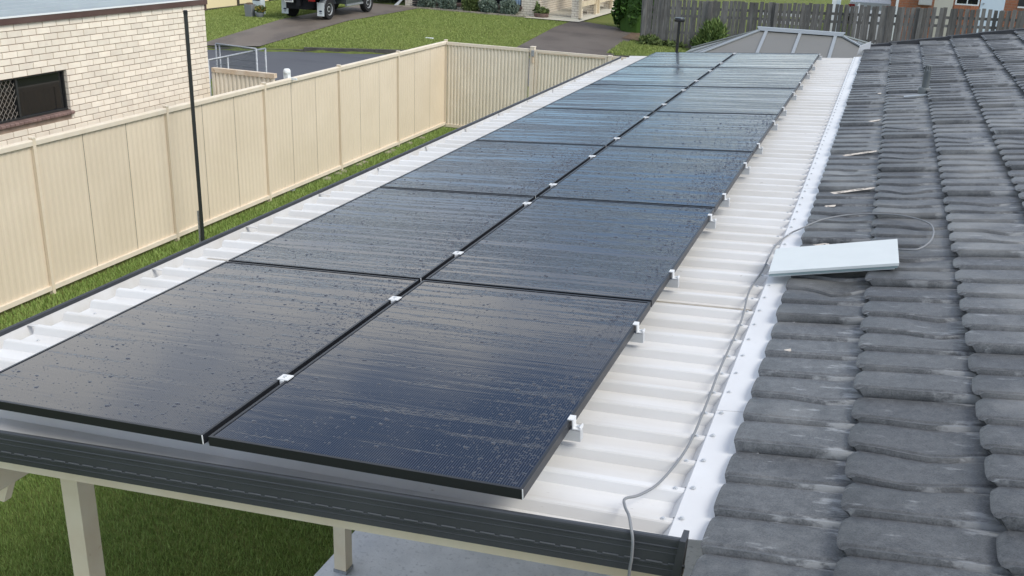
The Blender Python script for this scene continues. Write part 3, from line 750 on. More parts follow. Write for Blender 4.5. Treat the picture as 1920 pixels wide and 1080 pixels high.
for x0, x1, lbl, nr in ((-5.395, -3.72, 'wide ribbed cream gate with weathered top rail', 20), (-3.585, -1.9, 'ribbed cream gate half hidden by the white roof edge', 20)):
    t = thing('steel_gate', lbl, 'gate', ((x0+x1)/2, YR, -3.0), 'ribbed steel gates')
    xm = (x0+x1)/2
    sheet((x0+.05, YR+.01), (xm, YR+.01), FB+.04, FT_-.06, nr//2, .028, (0,-1), M['fence_return'], 'panel', t)
    sheet((xm, YR+.01), (x1-.05, YR+.01), FB+.04, FT_-.06, nr//2, .028, (0,-1), M['fence_return'], 'panel', t)
    MB().box(x0, YR-.03, FT_-.075, x1, YR+.02, FT_-.03).build('top_rail', M['fence_rail'], t)
    MB().box(x0+.05, YR-.032, FT_-.105, x1-.05, YR+.012, FT_-.0755).build('rusty_rail', M['rusty_rail'], t)
    MB().box(x0, YR-.03, FB-.02, x1, YR+.02, FB+.03).build('bottom_rail', M['fence_rail'], t)
    for x in (x0, x1-.045): MB().box(x, YR-.031, FB+.031, x+.045, YR+.021, FT_-.0755).build('stile', M['fence_rail'], t)

# ================================================================== NEIGHBOUR HOUSE
WX, NYE = -9.0, 12.06
nb = thing('neighbour_house', 'cream brick house with brown fascia and blue grey steel roof behind the fence', 'house', (WX-2, 9, -3.1))
WY0, WY1, WZ0, WZ1 = 6.55, 8.80, -1.165, -.592        # window opening
zt = .115
bd = WX-.012
bk = MB()
for (a, b, z0, z1) in ((2.0, WY0, -3.1, zt), (WY1, NYE, -3.1, zt), (WY0, WY1, -3.1, WZ0-.06), (WY0, WY1, WZ1, zt)):
    bk.box(bd-.10, a, z0, bd, b, z1)
bk.box(-14.0, NYE-.11, -3.1, bd-.101, NYE-.011, zt)
wall = bk.build('wall', M['mortar'], nb)
# bricks laid one by one, cut round the window
BH, BL, J = .0795, .242, .009
cache = {}; singles = []; rest = MB()
def brick_box(b, y0, z0, l, h, x=WX):
    e = .003
    b.add([(bd,y0,z0),(bd,y0+l,z0),(bd,y0+l,z0+h),(bd,y0,z0+h),(x,y0+e,z0+e),(x,y0+l-e,z0+e),(x,y0+l-e,z0+h-e),(x,y0+e,z0+h-e)],
          [(4,5,6,7),(0,1,5,4),(1,2,6,5),(2,3,7,6),(3,0,4,7)])
z = zt-BH-.003; row = 0; todo = []
while z > -2.3:
    y = 4.2-(.125 if row % 2 else 0)
    while y < NYE-.02:
        segs = [(y, min(y+BL, NYE))]
        if z+BH > WZ0-.06 and z < WZ1:
            segs = [s for s in ((y, min(y+BL, WY0)), (max(y, WY1), min(y+BL, NYE))) if s[1]-s[0] > .015]
            segs = segs[:1] if len(segs) == 2 and segs[0] == segs[1] else segs
        for a, b in segs: todo.append((a, z, b-a))
        y += BL+J
    z -= BH+J; row += 1
def cover(y): return -1.065+(-1.065-1.715)*(WX-FX)/(FX-1.979)*-1
vis = sorted([t for t in todo if t[0] > 7.3 and t[1] > -1.62], key=lambda t: t[0])
one = set(vis[:296])
for t in todo:
    if t in one:
        k = round(t[2], 3)
        if k not in cache:
            b = MB(); brick_box(b, 0, 0, k, BH, WX); cache[k] = b.mesh('brick', M['brick_cream'], (WX, 0, 0))
        inst('brick', cache[k], (WX+random.uniform(-.002,.002), t[0], t[1]), wall)
    else: brick_box(rest, t[0], t[1], t[2], BH)
zz_ = zt-BH-.003
while zz_ > WZ0-.06:
    if zz_ < WZ1: rest.box(bd-.085, WY1-.005, max(zz_, WZ0), WX-.002, WY1-.0005, min(zz_+BH, WZ1-.002))
    zz_ -= BH+J
stuff(rest.build('brickwork', M['brick_cream'], wall))
# end wall, seen edge on round the corner
# window
wn = MB()
fx_ = WX-.075
wn.box(fx_-.03, WY0, WZ1-.028, fx_+.02, WY1, WZ1-.001).box(fx_-.03, WY0, WZ0-.003, fx_+.03, WY1, WZ0+.022).box(fx_-.03, WY1-.028, WZ0+.022, fx_+.02, WY1-.001, WZ1-.028)
wn.box(fx_-.03, 7.905, WZ0+.022, fx_+.025, 7.94, WZ1-.028)
wf = wn.build('window', M['window_frame'], nb)
MB().box(fx_-.012, 7.94, WZ0+.022, fx_-.006, WY1-.028, WZ1-.028).build('pane', M['glass'], wf)
MB().box(fx_-.022, WY0, WZ0+.022, fx_-.016, 7.905, WZ1-.028).build('pane', M['glass'], wf)
sm = MB()
Lx = fx_+.012
for k in range(-8, 22):
    for sg in (1, -1):
        y0 = WY0+k*.075; za, zb = WZ0+.022, WZ1-.03
        pts = []
        for q in range(13):
            f_ = q/12; yy = y0+sg*(f_*.40)+(.40 if sg < 0 else 0)*1+.008*math.sin(f_*math.pi*10); pts.append((Lx+.004*sg, yy, za+(zb-za)*f_))
        pts = [p for p in pts if WY0 < p[1] < 7.905]
        if len(pts) > 1: sm.tube(pts, .0042, 5, cap=False)
sm.build('security_screen', M['mesh_metal'], wf)
# things dimly seen behind the pane: a leaning frame and a round back
MB().tube([(fx_-.05,8.42,WZ0+.03),(fx_-.05,8.30,WZ1-.10)], .010, 6).tube([(fx_-.05,8.46,WZ0+.05),(fx_-.05,8.345,WZ1-.10)], .007, 6).build('curtain_rod', M['alu'], wf)
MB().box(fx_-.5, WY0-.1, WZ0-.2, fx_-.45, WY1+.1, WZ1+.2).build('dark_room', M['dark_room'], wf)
sb = MB().extrude([(-.10,0),(.035,-.012),(.043,-.022),(.043,-.05),(.030,-.058),(-.10,-.058)], (0,0,0), (0,.073,0), (1,0,0), (0,0,1)).mesh('sill_brick', M['sill_brick'], (0,0,0))
y = 6.46
while y < WY1+.0: inst('sill_brick', sb, (WX, y, WZ0-.004), nb); y += .079
# eaves: fascia, gutter edge and ribbed roof rising away
fa = MB()
fa.box(WX-.02, 2.0, zt-.001, WX+.03, NYE+.05, .20).build('fascia', M['brown_fascia'], nb)
MB().box(WX-.05, 2.0, .2005, WX+.036, NYE+.05, .222).build('gutter_edge', M['white_post'], nb)
pan = MB(); a = 2.0; PY = []
prof = []
def rzx(x): return .225+(WX-x)*.10
x = WX+.02
while x > -14.5: prof += [(x,0),(x-.13,0),(x-.15,.045),(x-.18,.045),(x-.20,0)]; x -= .21
V = [(x, y, rzx(x)+h) for y in (2.0, NYE+.06) for x, h in prof]; n = len(prof)
MB().add(V, [(i, i+1, n+i+1, n+i) for i in range(n-1)]).build('roof', M['zinc_roof'], nb)
# downpipe stain corner bracket
MB().box(WX-.02, NYE+.001, .02, WX+.02, NYE+.03, .19).build('fascia_end', M['brown_fascia'], nb)

# low fence between the houses
sf = thing('side_fence', 'short pale fence beside the brick corner with a rusty capping', 'fence', (-8.3, 12.15, -3.1))
sheet((-8.95,12.15), (-8.33,12.15), -3.0, -1.0, 7, .028, (0,-1), M['fence_return'], 'panel', sf)
sheet((-8.33,12.15), (-7.72,12.15), -3.0, -1.0, 7, .028, (0,-1), M['fence_return'], 'panel', sf)
MB().box(-8.98,12.10,-1.03,-7.70,12.19,-.955).build('top_rail', M['rusty_rail'], sf)
MB().box(-8.99,12.115,-3.1,-8.93,12.175,-1.031).build('post', M['fence_return'], sf)
wp = thing('round_post', 'white post with rounded cap just behind the boundary fence', 'post', (-7.70, 12.5, -3.1))
MB().box(-7.745,12.455,-3.1,-7.655,12.545,-.99).build('shaft', M['white_post'], wp)
MB().lathe([(.062,0),(.066,.02),(.062,.05),(.045,.075),(.002,.082)], (-7.70,12.5,-.9895), 16).build('cap', M['white_post'], wp, angle=50)
MB().box(-7.654,12.48,-1.095,-7.50,12.51,-1.06).build('rail', M['white_post'], wp)

# wire mesh gates by the road
def wire_gate(A, B, ztop, zbot, lbl, mids, vert):
    A, B = np.array(A), np.array(B)
    t = thing('wire_gate', lbl, 'gate', ((A[0]+B[0])/2, (A[1]+B[1])/2, zbot), 'wire mesh gates by the road')
    P = lambda u, z: (A[0]+(B[0]-A[0])*u, A[1]+(B[1]-A[1])*u, z)
    for zz in (ztop, zbot): MB().tube([P(0,zz), P(1,zz)], .02, 8).build('rail', M['galv'], t, smooth=True)
    MB().tube([P(1,ztop), P(1,zbot)], .022, 8).build('post', M['galv'], t, smooth=True)
    MB().tube([P(0,ztop), P(0,zbot)], .022, 8).build('post', M['galv'], t, smooth=True)
    for u in mids: MB().tube([P(u,ztop), P(u,zbot)], .018, 8).build('brace', M['galv'], t, smooth=True)
    w = MB()
    if vert:
        for k in range(1, 40): w.tube([P(k/40,ztop), P(k/40,zbot)], .0035, 4, cap=False)
    for k in range(1, 13): w.tube([P(0, ztop+(zbot-ztop)*k/13), P(1, ztop+(zbot-ztop)*k/13+.01)], .0045, 4, cap=False)
    w.build('wire_mesh', M['wire'], t)
    return t
wire_gate((-9.98,13.35), (-10.08,15.40), -1.05, -2.75, 'nearer wire mesh gate with a bright galvanised frame', (.32,), False)
wire_gate((-11.08,15.10), (-9.98,14.93), -1.0, -2.75, 'farther wire mesh gate with close upright wires', (.09,), True)

# ================================================================== FAR PATIO (hip roof)
con = thing('hip_roof_patio', 'grey translucent hip roofed patio beyond the far end of the panels', 'patio', (.4, 17, -3.1))
ZR, KP, YC = -.10, .30, 17.0
RLx, RRx = -.19, 1.19
YF = 14.6; dy = YC-YF
EL = (RLx-1.72, YF); ER = (RRx+2.2, YF)
zE = ZR-KP*dy
BLk, BRk = (RLx-1.72, YC+dy), (RRx+2.2, YC+dy)
R1, R2 = (RLx, YC, ZR), (RRx, YC, ZR)
q = lambda p: (p[0], p[1], zE)
def thick(V):
    n = len(V); b = MB(); b.add(list(V)+[(x, y, z-.02) for x, y, z in V], [tuple(range(n)), tuple(range(n, 2*n))[::-1]]+[((i+1)%n, i, n+i, n+(i+1)%n) for i in range(n)]); return b
def along(P, Q, t): return tuple(P[i]+(Q[i]-P[i])*t for i in range(3))
# front slope as separate sheets between bars
xs = [0, .42, .80]
bars_top = [-.11, .50, 1.13]; bars_bot = [-.13, .47, 1.10]
E1, E2 = q(EL), q(ER)
bt = [(x, YC-.03, ZR-.03*KP) for x in bars_top]; bb = [(x, YF, zE) for x in bars_bot]
thick([R1, E1, bb[0], bt[0]]).build('sheet', M['poly_roof'], con)
for i in (0, 1): thick([bt[i], bb[i], bb[i+1], bt[i+1]]).build('sheet', M['poly_roof'], con)
thick([bt[2], bb[2], E2, R2]).build('sheet', M['poly_roof'], con)
thick([R1, q(BLk), E1]).build('sheet', M['poly_roof'], con); thick([R2, E2, q(BRk)]).build('sheet', M['poly_roof'], con)
thick([R2, q(BRk), q(BLk), R1]).build('sheet', M['poly_roof'], con)
def bar(P, Q, w, nm, up=.018):
    P, Q = Vector(P)+Vector((0,0,up)), Vector(Q)+Vector((0,0,up)); d = (Q-P).normalized(); sd_ = d.cross(Vector((0,0,1))).normalized()*w; u_ = Vector((0,0,.022))
    MB().hexa([P-sd_, Q-sd_, Q+sd_, P+sd_, P-sd_+u_, Q-sd_+u_, Q+sd_+u_, P+sd_+u_]).build(nm, M['poly_bar'], con)
for i in range(3): bar(bt[i], bb[i], .028, 'glazing_bar', .004)
for P, Q in ((R1, E1), (R2, E2), (R1, q(BLk)), (R2, q(BRk))): bar(P, Q, .022, 'hip_bar', .010)
for f_ in (.35, .68):
    bar(along(R2, along(E2, q(BRk), f_), .15), along(E2, q(BRk), f_), .012, 'glazing_bar', .004)
    bar(along(R1, along(E1, q(BLk), f_), .15), along(E1, q(BLk), f_), .012, 'glazing_bar', .004)
MB().hexa([(RLx-.05,YC-.09,ZR-.005),(RRx+.05,YC-.09,ZR-.005),(RRx+.05,YC+.09,ZR-.005),(RLx-.05,YC+.09,ZR-.005),(RLx-.10,YC-.06,ZR+.055),(RRx+.10,YC-.06,ZR+.055),(RRx+.10,YC+.06,ZR+.055),(RLx-.10,YC+.06,ZR+.055)]).build('ridge_cap', M['poly_bar'], con)
for x, y in (EL, ER, BLk, BRk): MB().box(x*.98-.04, y-.04+(.1 if y < YC else -.1), -3.1, x*.98+.04, y+.04+(.1 if y < YC else -.1), zE-.02).build('post', M['poly_bar'], con)

# ================================================================== STREET SIDE
def leaves(name, c, R, n, size, m, parent=None, seed=0, shape=1.0, up=0.0, lumps=6):
    r = np.random.default_rng(seed)
    th = r.uniform(0, 2*np.pi, n); ph = np.arccos(r.uniform(-1, 1, n)); rad_ = r.uniform(.55, 1, n)**.6
    lump = 1+.16*np.sin(th*3+seed)*np.sin(ph*4+seed*2)+.12*np.sin(th*lumps+ph*5)
    d = np.stack([np.sin(ph)*np.cos(th), np.sin(ph)*np.sin(th), np.cos(ph)], 1)
    C0 = np.asarray(c)+d*np.asarray(R)*(rad_*lump)[:, None]
    a = r.normal(size=(n, 3)); a /= np.linalg.norm(a, axis=1)[:, None]
    a = a*(1-up)+np.array([0, 0, 1])*up+d*up*.6; a /= np.linalg.norm(a, axis=1)[:, None]
    b = np.cross(a, r.normal(size=(n, 3))); b /= np.linalg.norm(b, axis=1)[:, None]
    s = size*r.uniform(.6, 1.3, n)[:, None]; w = s*.30/shape
    V = np.stack([C0-a*s*.5, C0+b*w, C0+a*s*.5, C0-b*w], 1)
    return soup(name, V, np.arange(4*n).reshape(n, 4), m, parent, wloc(parent) if parent else (0,0,0))

# far cream brick house
HY = 38.5
fh = thing('cream_brick_house', 'cream brick house across the road with shrubs along its front wall', 'house', (-15, HY+2, -2.3))
HB = MB(); zb, ztop = -2.45, 1.2
wins = ((-17.3,-15.05,-1.90), (-14.45,-12.75,-1.86))
x = -18.25
fw_ = MB()
for x0, x1, zw in wins:
    fw_.box(x, HY, zb, x0, HY+.2, ztop); fw_.box(x0, HY, zb, x1, HY+.2, zw); fw_.box(x0, HY, zw+1.3, x1, HY+.2, ztop); x = x1
fw_.box(x, HY, zb, -11.95, HY+.2, ztop)
fw_.box(-12.15, HY+.2, zb, -11.95, HY+7, ztop)
fwall = fw_.build('wall', M['mortar'], fh)
# its bricks: nearest courses singly would pass the limit of size, so they stay joined
jb = MB()
def bricks_front(b, x0, x1, z0, z1, y, holes=()):
    z = z0; k = 0; bh, bl, j = .085, .26, .014
    while z+bh <= z1+1e-6:
        xx = x0-(.137 if k % 2 else 0)
        while xx < x1:
            a, e = max(xx, x0), min(xx+bl, x1)
            for h in holes:
                if z+bh > h[2] and z < h[3]:
                    if a >= h[0] and e <= h[1]: a = e
                    elif a < h[0] < e: e = h[0]
                    elif a < h[1] < e: a = h[1]
            if e-a > .03: b.box(a, y-.008, z, e, y+.0, z+bh)
            xx += bl+j
        z += bh+j; k += 1
bricks_front(jb, -18.25, -11.95, -2.35, -.9, HY, [(a, b, zw-.12, zw+1.3) for a, b, zw in wins])
stuff(jb.build('brickwork', M['brick_cream'], fwall))
js = MB(); z = -2.35; k = 0
while z < -.9:
    y = HY+(.0 if k % 2 else -.13)
    while y < HY+6.5: js.box(-11.951, max(y, HY+.001), z, -11.942, y+.26, z+.085); y += .274
    z += .099; k += 1
stuff(js.build('brickwork', M['brick_cream'], fwall))
for x0, x1, zw in wins:
    w = MB().box(x0, HY+.04, zw, x1, HY+.09, zw+.05).box(x0, HY+.04, zw+.05, x0+.05, HY+.09, zw+1.3).box(x1-.05, HY+.04, zw+.05, x1, HY+.09, zw+1.3).box((x0+x1)/2-.03, HY+.04, zw+.05, (x0+x1)/2+.03, HY+.09, zw+1.3).build('window', M['window_frame'], fh)
    MB().box(x0+.05, HY+.06, zw+.05, x1-.05, HY+.07, zw+1.3).build('pane', M['glass'], w)
    MB().box(x0-.05, HY-.05, zw-.115, x1+.05, HY+.04, zw-.005).build('sill', M['sill_brick'], w)
cu = MB().grid(30, 2, lambda u, v: (-13.55+.75*u, HY+.045+.012*math.sin(u*40), -1.80+1.1*v)); cu.build('curtain', M['curtain'], fh)
MB().box(-18.6, HY-.5, ztop, -9.6, HY+7, ztop+.2).build('eaves', M['brown_fascia'], fh)
MB().hexa([(-18.7,HY-.6,ztop+.2),(-9.5,HY-.6,ztop+.2),(-9.5,HY+7,ztop+.2),(-18.7,HY+7,ztop+.2),(-17,HY+3,ztop+1.8),(-11,HY+3,ztop+1.8),(-11,HY+3.3,ztop+1.8),(-17,HY+3.3,ztop+1.8)]).build('roof', M['zinc_roof'], fh)
# porch: floor, brick pier, side rails, back wall
pf = MB().box(-11.94, HY-.10, -2.5, -10.0, HY+6.5, -2.17).build('porch_floor', M['pale_wall'], fh)
MB().box(-11.94, HY+6.5, -2.5, -9.9, HY+6.7, ztop).build('porch_wall', M['brick_cream'], fh)
def pier(x0, x1, y0, y1):
    p = MB().box(x0, y0, -2.5, x1, y1, ztop).build('pier', M['mortar'], fh)
    b = MB(); z = -2.30; k = 0
    while z < -.6:
        o = .13 if k % 2 else 0
        for a, e in ((x0, x0+.13+o*.8), (x0+.145+o*.8, x1)):
            b.box(a, y0-.008, z, e, y0-.0005, z+.085)
        y = y0-o
        while y < y1:
            a, e = max(y, y0), min(y+.26, y1)
            if e-a > .03: b.box(x1+.0005, a, z, x1+.008, e, z+.085)
            y += .274
        z += .099; k += 1
    stuff(b.build('brickwork', M['brick_cream'], p))
pier(-10.52, -10.17, HY+.05, HY+.50); pier(-10.50, -10.17, HY+2.3, HY+2.75); pier(-10.50, -10.17, HY+5.0, HY+5.45)
for y0, y1 in ((HY+.0, HY+2.25), (HY+2.8, HY+4.95)):
    for zc in (-1.72, -1.25, -.80): MB().box(-10.15, y0, zc, -10.10, y1, zc+.20).build('railing_board', M['timber_cream'], fh)
    for y in (y0-.04, y1+.02): MB().box(-10.162, y-.06, -2.45, -10.06, y+.05, -.3).build('railing_post', M['timber_cream'], fh)
# garden edge stones
ge = MB()
for k in range(24):
    x = -18.4+k*.27; zz = gz(x, HY-.5)
    ge.box(x, HY-.62, zz-.1, x+.25, HY-.50, zz+.07)
stuff(ge.build('garden_edging', M['edge_stone']))
# black barrow-like planter by the corner
bp_ = thing('black_crate', 'black slatted crate against the left end of the cream wall', 'crate', (-17.55, HY-.2, -2.2))
MB().box(-17.72,HY-.32,-2.16,-17.35,HY-.08,-2.12).build('base', M['window_frame'], bp_)
for k in range(3): MB().box(-17.74,HY-.34,-2.10+k*.09,-17.33,HY-.06,-2.045+k*.09).build('slat', M['window_frame'], bp_)
for k, (x, R, m_, lbl) in enumerate(((-17.05,.42,'lavender','grey green rounded shrub left of the first front window'), (-16.05,.40,'lavender','grey green rounded shrub under the first front window'), (-14.98,.40,'green_leaf','dark green upright shrub between the two front windows'), (-14.15,.42,'lavender','grey green shrub at the left of the curtained window'), (-13.20,.42,'lavender','grey green shrub under the blue curtained window'))):
    zz = gz(x, HY-.3); t = thing('shrub', lbl, 'shrub', (x, HY-.3, zz), 'shrubs along the cream house wall')
    leaves('foliage', (x, HY-.3, zz+.30), (R, .30, .36 if m_ == 'lavender' else .42), 1500, .13, M[m_], t, seed=k+3, shape=1.6, up=.5)
    MB().tube([(x, HY-.3, zz-.05), (x, HY-.3, zz+.3)], .02, 6).build('stem', M['soil'], t)
pt = thing('porch_planter', 'dark bowl planter with straggly plant at the porch corner', 'planter', (-11.75, HY-.25, -2.22))
MB().lathe([(.20,-.06),(.30,.02),(.33,.16),(.30,.17),(.28,.12)], (-11.75,HY-.25,-2.22), 16).build('bowl', M['sill_brick'], pt, angle=40)
leaves('foliage', (-11.75,HY-.25,-1.96), (.34,.25,.16), 260, .13, M['green_leaf'], pt, seed=21)
leaves('foliage', (-11.95,HY-.25,-1.80), (.10,.10,.2), 90, .12, M['weed'], pt, seed=22)
ds = tag(MB().hexa([(-18.75,HY-.2,-2.2),(-18.55,HY-.2,-2.2),(-18.55,HY-.15,-2.2),(-18.75,HY-.15,-2.2),(-18.20,HY-.2,-1.75),(-18.14,HY-.2,-1.75),(-18.14,HY-.15,-1.75),(-18.20,HY-.15,-1.75)]).build('leaning_board', M['white_post'], org=(-18.5,HY-.2,-2.2)), 'white board leaning against the corner of the cream house', 'board')

# hedge beside the second driveway
hg = thing('hedge_bush', 'dense dark green bush at the end of the paling fence', 'bush', (-7.55, 36.9, -2.35))
leaves('foliage', (-7.35,36.9,-1.15), (.95,.8,1.35), 7000, .17, M['hedge'], hg, seed=5, shape=.8)
leaves('foliage', (-7.35,36.9,-.2), (.85,.8,1.0), 4000, .17, M['hedge'], hg, seed=6, shape=.8)
MB().tube([(-7.35,36.9,-2.45),(-7.3,36.9,-1.2),(-7.35,36.95,0)], [.09,.07,.03], 8).build('trunk', M['soil'], hg)
MB().lathe([(.62,-2.4),(.72,-1.4),(.6,-.4),(.2,.2)], (-7.35,36.9,0), 10).build('inner_shade', M['hedge'], hg)
# yellow fence far left
yf = thing('yellow_fence', 'pale yellow panel fence with dark posts at the far left lawn', 'fence', (-23.7, 33, -2.3))
ys_ = [29.0+k*2.35 for k in range(6)]
for k, y in enumerate(ys_):
    zz = gz(-23.7, y)
    MB().box(-23.75,y-.06,zz-.1,-23.62,y+.06,zz+1.9).build('post', M['fence_brown'], yf)
    if k < 5:
        MB().box(-23.70,y+.06,zz+.08,-23.67,y+2.29,zz+1.85).build('panel', M['fence_yellow'], yf)
        MB().box(-23.72,y+.06,zz-.05,-23.65,y+2.29,zz+.0795).build('bottom_board', M['fence_brown'], yf)
# mailbox and pots
mbx = (-21.45, 31.95, -2.32)
mlb = thing('mailbox', 'pale blue rendered mailbox pillar with a dark slot on the lawn', 'mailbox', mbx)
X, Y, Z = mbx
MB().box(X-.19,Y-.15,Z-.1,X+.19,Y+.15,Z+1.05).build('pillar', M['mailbox_brick'], mlb)
MB().box(X-.155,Y-.155,Z+.56,X+.155,Y-.1505,Z+.60).box(X-.155,Y-.175,Z+.60,X+.155,Y-.1505,Z+.615).build('slot', M['slot_dark'], mlb)
tx = bpy.data.curves.new('house_number', 'FONT'); tx.body = '1'; tx.size = .18; tx.extrude = .004; tx.align_x = 'CENTER'
tm = bpy.data.objects.new('tmp', tx); COL.objects.link(tm); dg = bpy.context.evaluated_depsgraph_get()
nm = bpy.data.meshes.new_from_object(tm.evaluated_get(dg)); bpy.data.objects.remove(tm); nm.materials.clear(); nm.materials.append(M['plate_ink'])
o = bpy.data.objects.new('house_number', nm); COL.objects.link(o); o.parent = mlb; o.location = (-.05, -.152, .66); o.rotation_euler = (math.pi/2, 0, 0)
p1 = (-21.25, 31.05, gz(-21.25,31.05))
t = thing('tall_pot', 'tall square grey pot in front of the mailbox', 'pot', p1)
MB().hexa([(p1[0]-.13,p1[1]-.13,p1[2]-.02),(p1[0]+.13,p1[1]-.13,p1[2]-.02),(p1[0]+.13,p1[1]+.13,p1[2]-.02),(p1[0]-.13,p1[1]+.13,p1[2]-.02),(p1[0]-.16,p1[1]-.16,p1[2]+.47),(p1[0]+.16,p1[1]-.16,p1[2]+.47),(p1[0]+.16,p1[1]+.16,p1[2]+.47),(p1[0]-.16,p1[1]+.16,p1[2]+.47)]).build('pot', M['grey_pot'], t)
MB().lathe([(.15,.46),(.12,.52),(.01,.54)], p1, 10).build('soil', M['soil'], t)
p2 = (-20.85, 31.1, gz(-20.85,31.1))
t = thing('round_pot', 'small round pot of yellow flowers beside the tall grey pot', 'pot', p2)
MB().lathe([(.10,-.02),(.16,.08),(.17,.18),(.14,.19)], p2, 12).build('pot', M['grey_pot'], t, angle=40)
leaves('foliage', (p2[0]+.03,p2[1],p2[2]+.30), (.24,.18,.14), 260, .09, M['green_leaf'], t, seed=31)
leaves('flowers', (p2[0]+.03,p2[1],p2[2]+.33), (.22,.16,.12), 110, .05, M['flower'], t, seed=32, shape=.4)
tag(MB().box(-13.75,31.0,gz(-13.7,31)-.02,-13.45,31.12,gz(-13.7,31)+.03).build('meter_cover', M['white_post'], org=(-13.6,31.06,-2.6)), 'small pale cover plate lying in the middle lawn', 'cover plate')

# ---------------------------------------------------------------- vehicles
def wheel(parent, x, y, z, R, w, side, rim=None):
    wv_ = bpy.data.objects.new('wheel', None); COL.objects.link(wv_); wv_.parent = parent
    wv_.location = Vector((x, y, z))-wloc(parent)
    def ring(prof, n=28):
        b = MB(); vs = []
        for r_, o_ in prof: vs += [(x+side*o_, y+r_*math.cos(2*math.pi*k/n), z+r_*math.sin(2*math.pi*k/n)) for k in range(n)]
        fs = [(i*n+k, i*n+(k+1)%n, (i+1)*n+(k+1)%n, (i+1)*n+k) for i in range(len(prof)-1) for k in range(n)]
        return b.add(vs, fs+[tuple(range(n)), tuple((len(prof)-1)*n+k for k in range(n))])
    ring([(R*.55,-w/2),(R*.93,-w/2),(R,-w*.36),(R,w*.36),(R*.94,w/2),(R*.62,w/2),(R*.60,w*.30)]).build('tyre', M['rubber'], wv_, angle=40)
    ring([(R*.599,w*.1),(R*.61,w*.44),(R*.55,w*.42),(R*.52,w*.20),(R*.30,w*.30),(R*.20,w*.31)]).build('rim', rim or M['steel_rim'], wv_, angle=40)
    h = ring([(R*.19,w*.31),(R*.17,w*.40),(R*.03,w*.41)]); h.build('hub', M['window_frame'], wv_, angle=40)
    return wv_
UX0, UX1, UY0 = -20.0, -18.42, 32.06          # wheel track and rear axle
ugz = lambda y: gz(-19.2, y)+.02
ute = thing('tray_ute', 'grey green ute with pale steel tray and white mudflaps parked on driveway', 'ute', (-19.2, 33.6, ugz(33.6)))
R = .385; UYF = UY0+3.15
slope = (ugz(UYF)-ugz(UY0))/3.15
ub = lambda y: ugz(UY0)+slope*(y-UY0)
for x, sd_ in ((UX0, -1), (UX1, 1)):
    wheel(ute, x, UY0, ub(UY0)+R, R, .24, sd_); wheel(ute, x, UYF, ub(UYF)+R, R, .24, sd_)
def sk(P): return [(x, y, z+ub(y)) for x, y, z in P]
def bx(x0, y0, z0, x1, y1, z1): return MB().hexa(sk([(x0,y0,z0),(x1,y0,z0),(x1,y1,z0),(x0,y1,z0),(x0,y0,z1),(x1,y0,z1),(x1,y1,z1),(x0,y1,z1)]))
xa, xb = UX0-.17, UX1+.17
bx(xa, UY0-1.15, .86, xb, UY0+1.25, .97).build('tray_floor', M['tray'], ute)
for (x0, x1, y0, y1, nm) in ((xa, xa+.035, UY0-1.10, UY0+1.25, 'tray_side'), (xb-.035, xb, UY0-1.10, UY0+1.25, 'tray_side'), (xa+.036, xb-.036, UY0-1.14, UY0-1.105, 'tail_board')):
    bx(x0, y0, .9705, x1, y1, 1.24).build(nm, M['tray'], ute)
bx(xa+.2, UY0+1.16, .9705, xb-.2, UY0+1.24, 1.75).build('headboard', M['tray'], ute)
bx(UX0+.35, UY0-.95, .42, UX1-.35, UYF+.5, .80).build('chassis', M['underbody'], ute)
bx(UX0+.12, UY0-.07, R-.07, UX1-.12, UY0+.07, R+.09).build('rear_axle', M['underbody'], ute)
# cab: side profile swept across
cabp = [(UY0+1.30,.46),(UYF-.55,.46),(UYF-.50,.75),(UYF-.25,.90),(UYF+.25,.90),(UYF+.46,.70),(UYF+.50,.46),(UYF+.85,.48),(UYF+.88,.80),(UYF+.80,1.02),(UYF-.45,1.14),(UYF-1.05,1.72),(UY0+1.45,1.76),(UY0+1.32,1.15)]
cw = MB(); n = len(cabp)
def cabx(z): return 0 if z < 1.15 else (z-1.15)*.22
V = [(xa+.07+cabx(z), y, z+ub(y)) for y, z in cabp]+[(xb-.07-cabx(z), y, z+ub(y)) for y, z in cabp]
cw.add(V, [(i, (i+1)%n, n+(i+1)%n, n+i) for i in range(n)]+[tuple(range(n))[::-1], tuple(range(n, 2*n))])
cw.build('cab', M['ute_paint'], ute, angle=30)
xc = xb-.07
MB().add(sk([(xc+.004,UY0+1.42,.52),(xc+.004,UYF-.62,.52),(xc+.004,UYF-.62,1.14),(xc+.004,UY0+1.42,1.14),(xc+.018,UY0+1.46,.56),(xc+.018,UYF-.66,.56),(xc+.018,UYF-.66,1.11),(xc+.018,UY0+1.46,1.11)]), [(4,5,6,7),(0,1,5,4),(1,2,6,5),(2,3,7,6),(3,0,4,7)]).build('door', M['ute_paint'], ute)
MB().add(sk([(xc-.03,UY0+1.50,1.20),(xc-.03,UYF-.70,1.20),(xc-.115,UYF-1.12,1.66),(xc-.115,UY0+1.56,1.66)]), [(0,1,2,3)]).build('side_window', M['glass'], ute)
bx(xc-.06, UY0+1.30, .38, xc+.03, UYF-.50, .455).build('side_step', M['galv'], ute)
